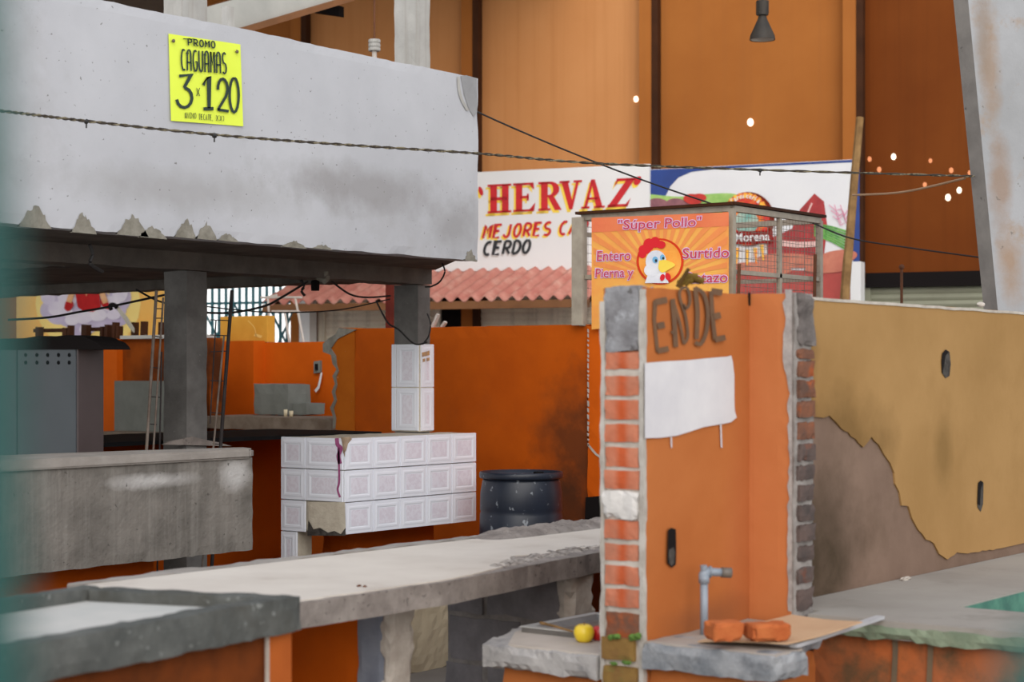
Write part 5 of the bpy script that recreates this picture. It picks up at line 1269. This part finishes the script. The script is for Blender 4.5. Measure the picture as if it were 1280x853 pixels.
# ------------------------------------------------------------------ ropes and cables
def lerpD(pts, d0, d1): 
    x0, x1 = pts[0][0], pts[-1][0]
    return [P(x, y, d0+(d1-d0)*(x-x0)/(x1-x0)) for x, y in pts]
rp_ = thing('rope', P(600, 192, 9.7), 'long twisted rope strung across the grey stall front to the white column', 'rope')
pts = lerpD([(-60, 132), (20, 141), (108, 151.5), (268, 168.5), (430, 181), (597, 192), (740, 204), (950, 212.5), (1218, 220.5)], 8.0, 11.05)
path = catmull([tuple(p) for p in pts], 30)
for ph, m_ in ((0, M_rope), (math.pi, mat('rope_dark', (66, 60, 54)))):
    m = MB(); pp = []
    for i, p in enumerate(path):
        t = i*1.1+ph; pp.append(Vector(p)+Vector((0, 0, .0042*math.sin(t)))+Vector((.8, .6, 0))*(-.0042*math.cos(t)))
    m.tube(pp, .0044, 5); m.build('strand', m_, rp_)
for i, (x, y) in enumerate(((108, 152), (268, 170), (950, 213))):
    q = lerpD([(-60, 0), (x, y), (1218, 0)], 8.0, 11.05)[1]; m = MB(); m.ball(q, .012, amp=.4); m.tube([q, q-Vector((0, 0, .03))], .004, 5); m.build('knot', M_wire, rp_)
def cable(pts, d0, d1, r, m_, lb, cat='cable'):
    m = MB(); m.tube([Vector(p) for p in catmull([tuple(p) for p in lerpD(pts, d0, d1)], 8)], r, 6); return tag(m.build('cable', m_), lb, cat)
cable([(560, 118), (597, 140), (700, 185), (800, 224), (893, 256)], 11.9, 12.5, .006, M_wire, 'dark cable slanting from the grey stall front down to the wire cage')
cable([(1066, 244), (1130, 240), (1206, 223)], 13, 11.6, .008, M_pale, 'pale thin cable between the leaning pole and the white column')
cable([(1016, 279), (1064, 298), (1130, 309), (1232, 323)], 13.2, 12.2, .006, M_wire, 'dark cable sagging from the cage corner to the white column')
cable([(10, 400), (60, 397), (100, 390), (140, 383), (205, 369), (240, 362)], 11.6, 11.6, .008, M_wire, 'black cable crossing in front of the red-robed mural')
cable([(170, 362), (192, 374), (206, 379)], 11.6, 11.6, .007, M_wire, 'short black cable hanging near the top of the left reinforcing cage')
cable([(255, 391), (290, 391), (330, 383), (352, 372), (385, 352)], 11.6, 12, .008, M_wire, 'black cable rising past the barred gate to the canopy beam')
cable([(255, 383), (300, 388), (350, 391), (420, 388), (470, 378), (488, 374)], 12.4, 12.6, .005, M_wire, 'thin black cable sagging between raw column and tiled column')
cable([(412, 349), (425, 360), (440, 369), (460, 372), (488, 370)], 12.2, 12.6, .007, M_wire, 'black cable sagging under the canopy beam beside the tiled column')
cable([(470, 376), (478, 392), (486, 405), (498, 412), (518, 430), (534, 428)], 12.45, 12.2, .006, M_wire, 'loose black cable looped around the foot of the bare column')
cable([(553, 330), (556, 340), (550, 352), (540, 358), (532, 359)], 12.0, 12.3, .006, M_wire, 'short black cable dangling from the canopy corner')
cable([(534, 392), (538, 404), (536, 420), (528, 431)], 12.4, 12.4, .006, M_wire, 'black cable dropping down the side of the bare column')
cable([(112, 306), (116, 318), (113, 330), (128, 340)], 9.2, 9.3, .010, M_wire, 'dark cable stub hanging from the canopy soffit near the teal post')
m = MB(); p = P(394, 358, 12.1); m.lathe(p, [(.028, -.03), (.03, .03), (.012, .05), (.006, .14)], 10); tag(m.build('hanging_socket', M_dark), 'black hanging lamp socket under the canopy beam', 'socket')
m = MB(); m.tube(catmull([P(x, y, 12.0) for x, y in ((376, 350), (380, 358), (377, 364), (381, 370))], 4), .010, 6); tag(m.build('cable_end', M_wire), 'crooked black cable end hanging left of the lamp socket', 'cable')
m = MB(); m.ball(P(401, 344, 11.9), .045, amp=.5, sx=(1, 1, .8)); m.ball(P(406, 349, 11.9), .03, amp=.5); tag(m.build('cement_lump', M_rep), 'lump of cement stuck under the canopy beam above the lamp socket', 'lump')

# ------------------------------------------------------------------ green posts of the fence the view looks past
p = P(-103, 400, .46)
m = MB(); pl = P(-66, 853, .46); m.tube([Vector((pl.x, pl.y, 0)), pl, P(-92, 0, .46), P(-96, 0, .46)+Vector((0, 0, .5))], .0195, 20); tag(m.build('fence_post', M_post, None, True), 'blurred tall green fence post close by at the near left edge', 'fence post', None)
m = MB(); q = P(1340, 872, .46); m.tube([Vector((q.x, q.y, 0)), q], .0195, 20); m.ball(q, .0195); tag(m.build('fence_post', M_post, None, True), 'blurred short green fence post close by at the near right corner', 'fence post')
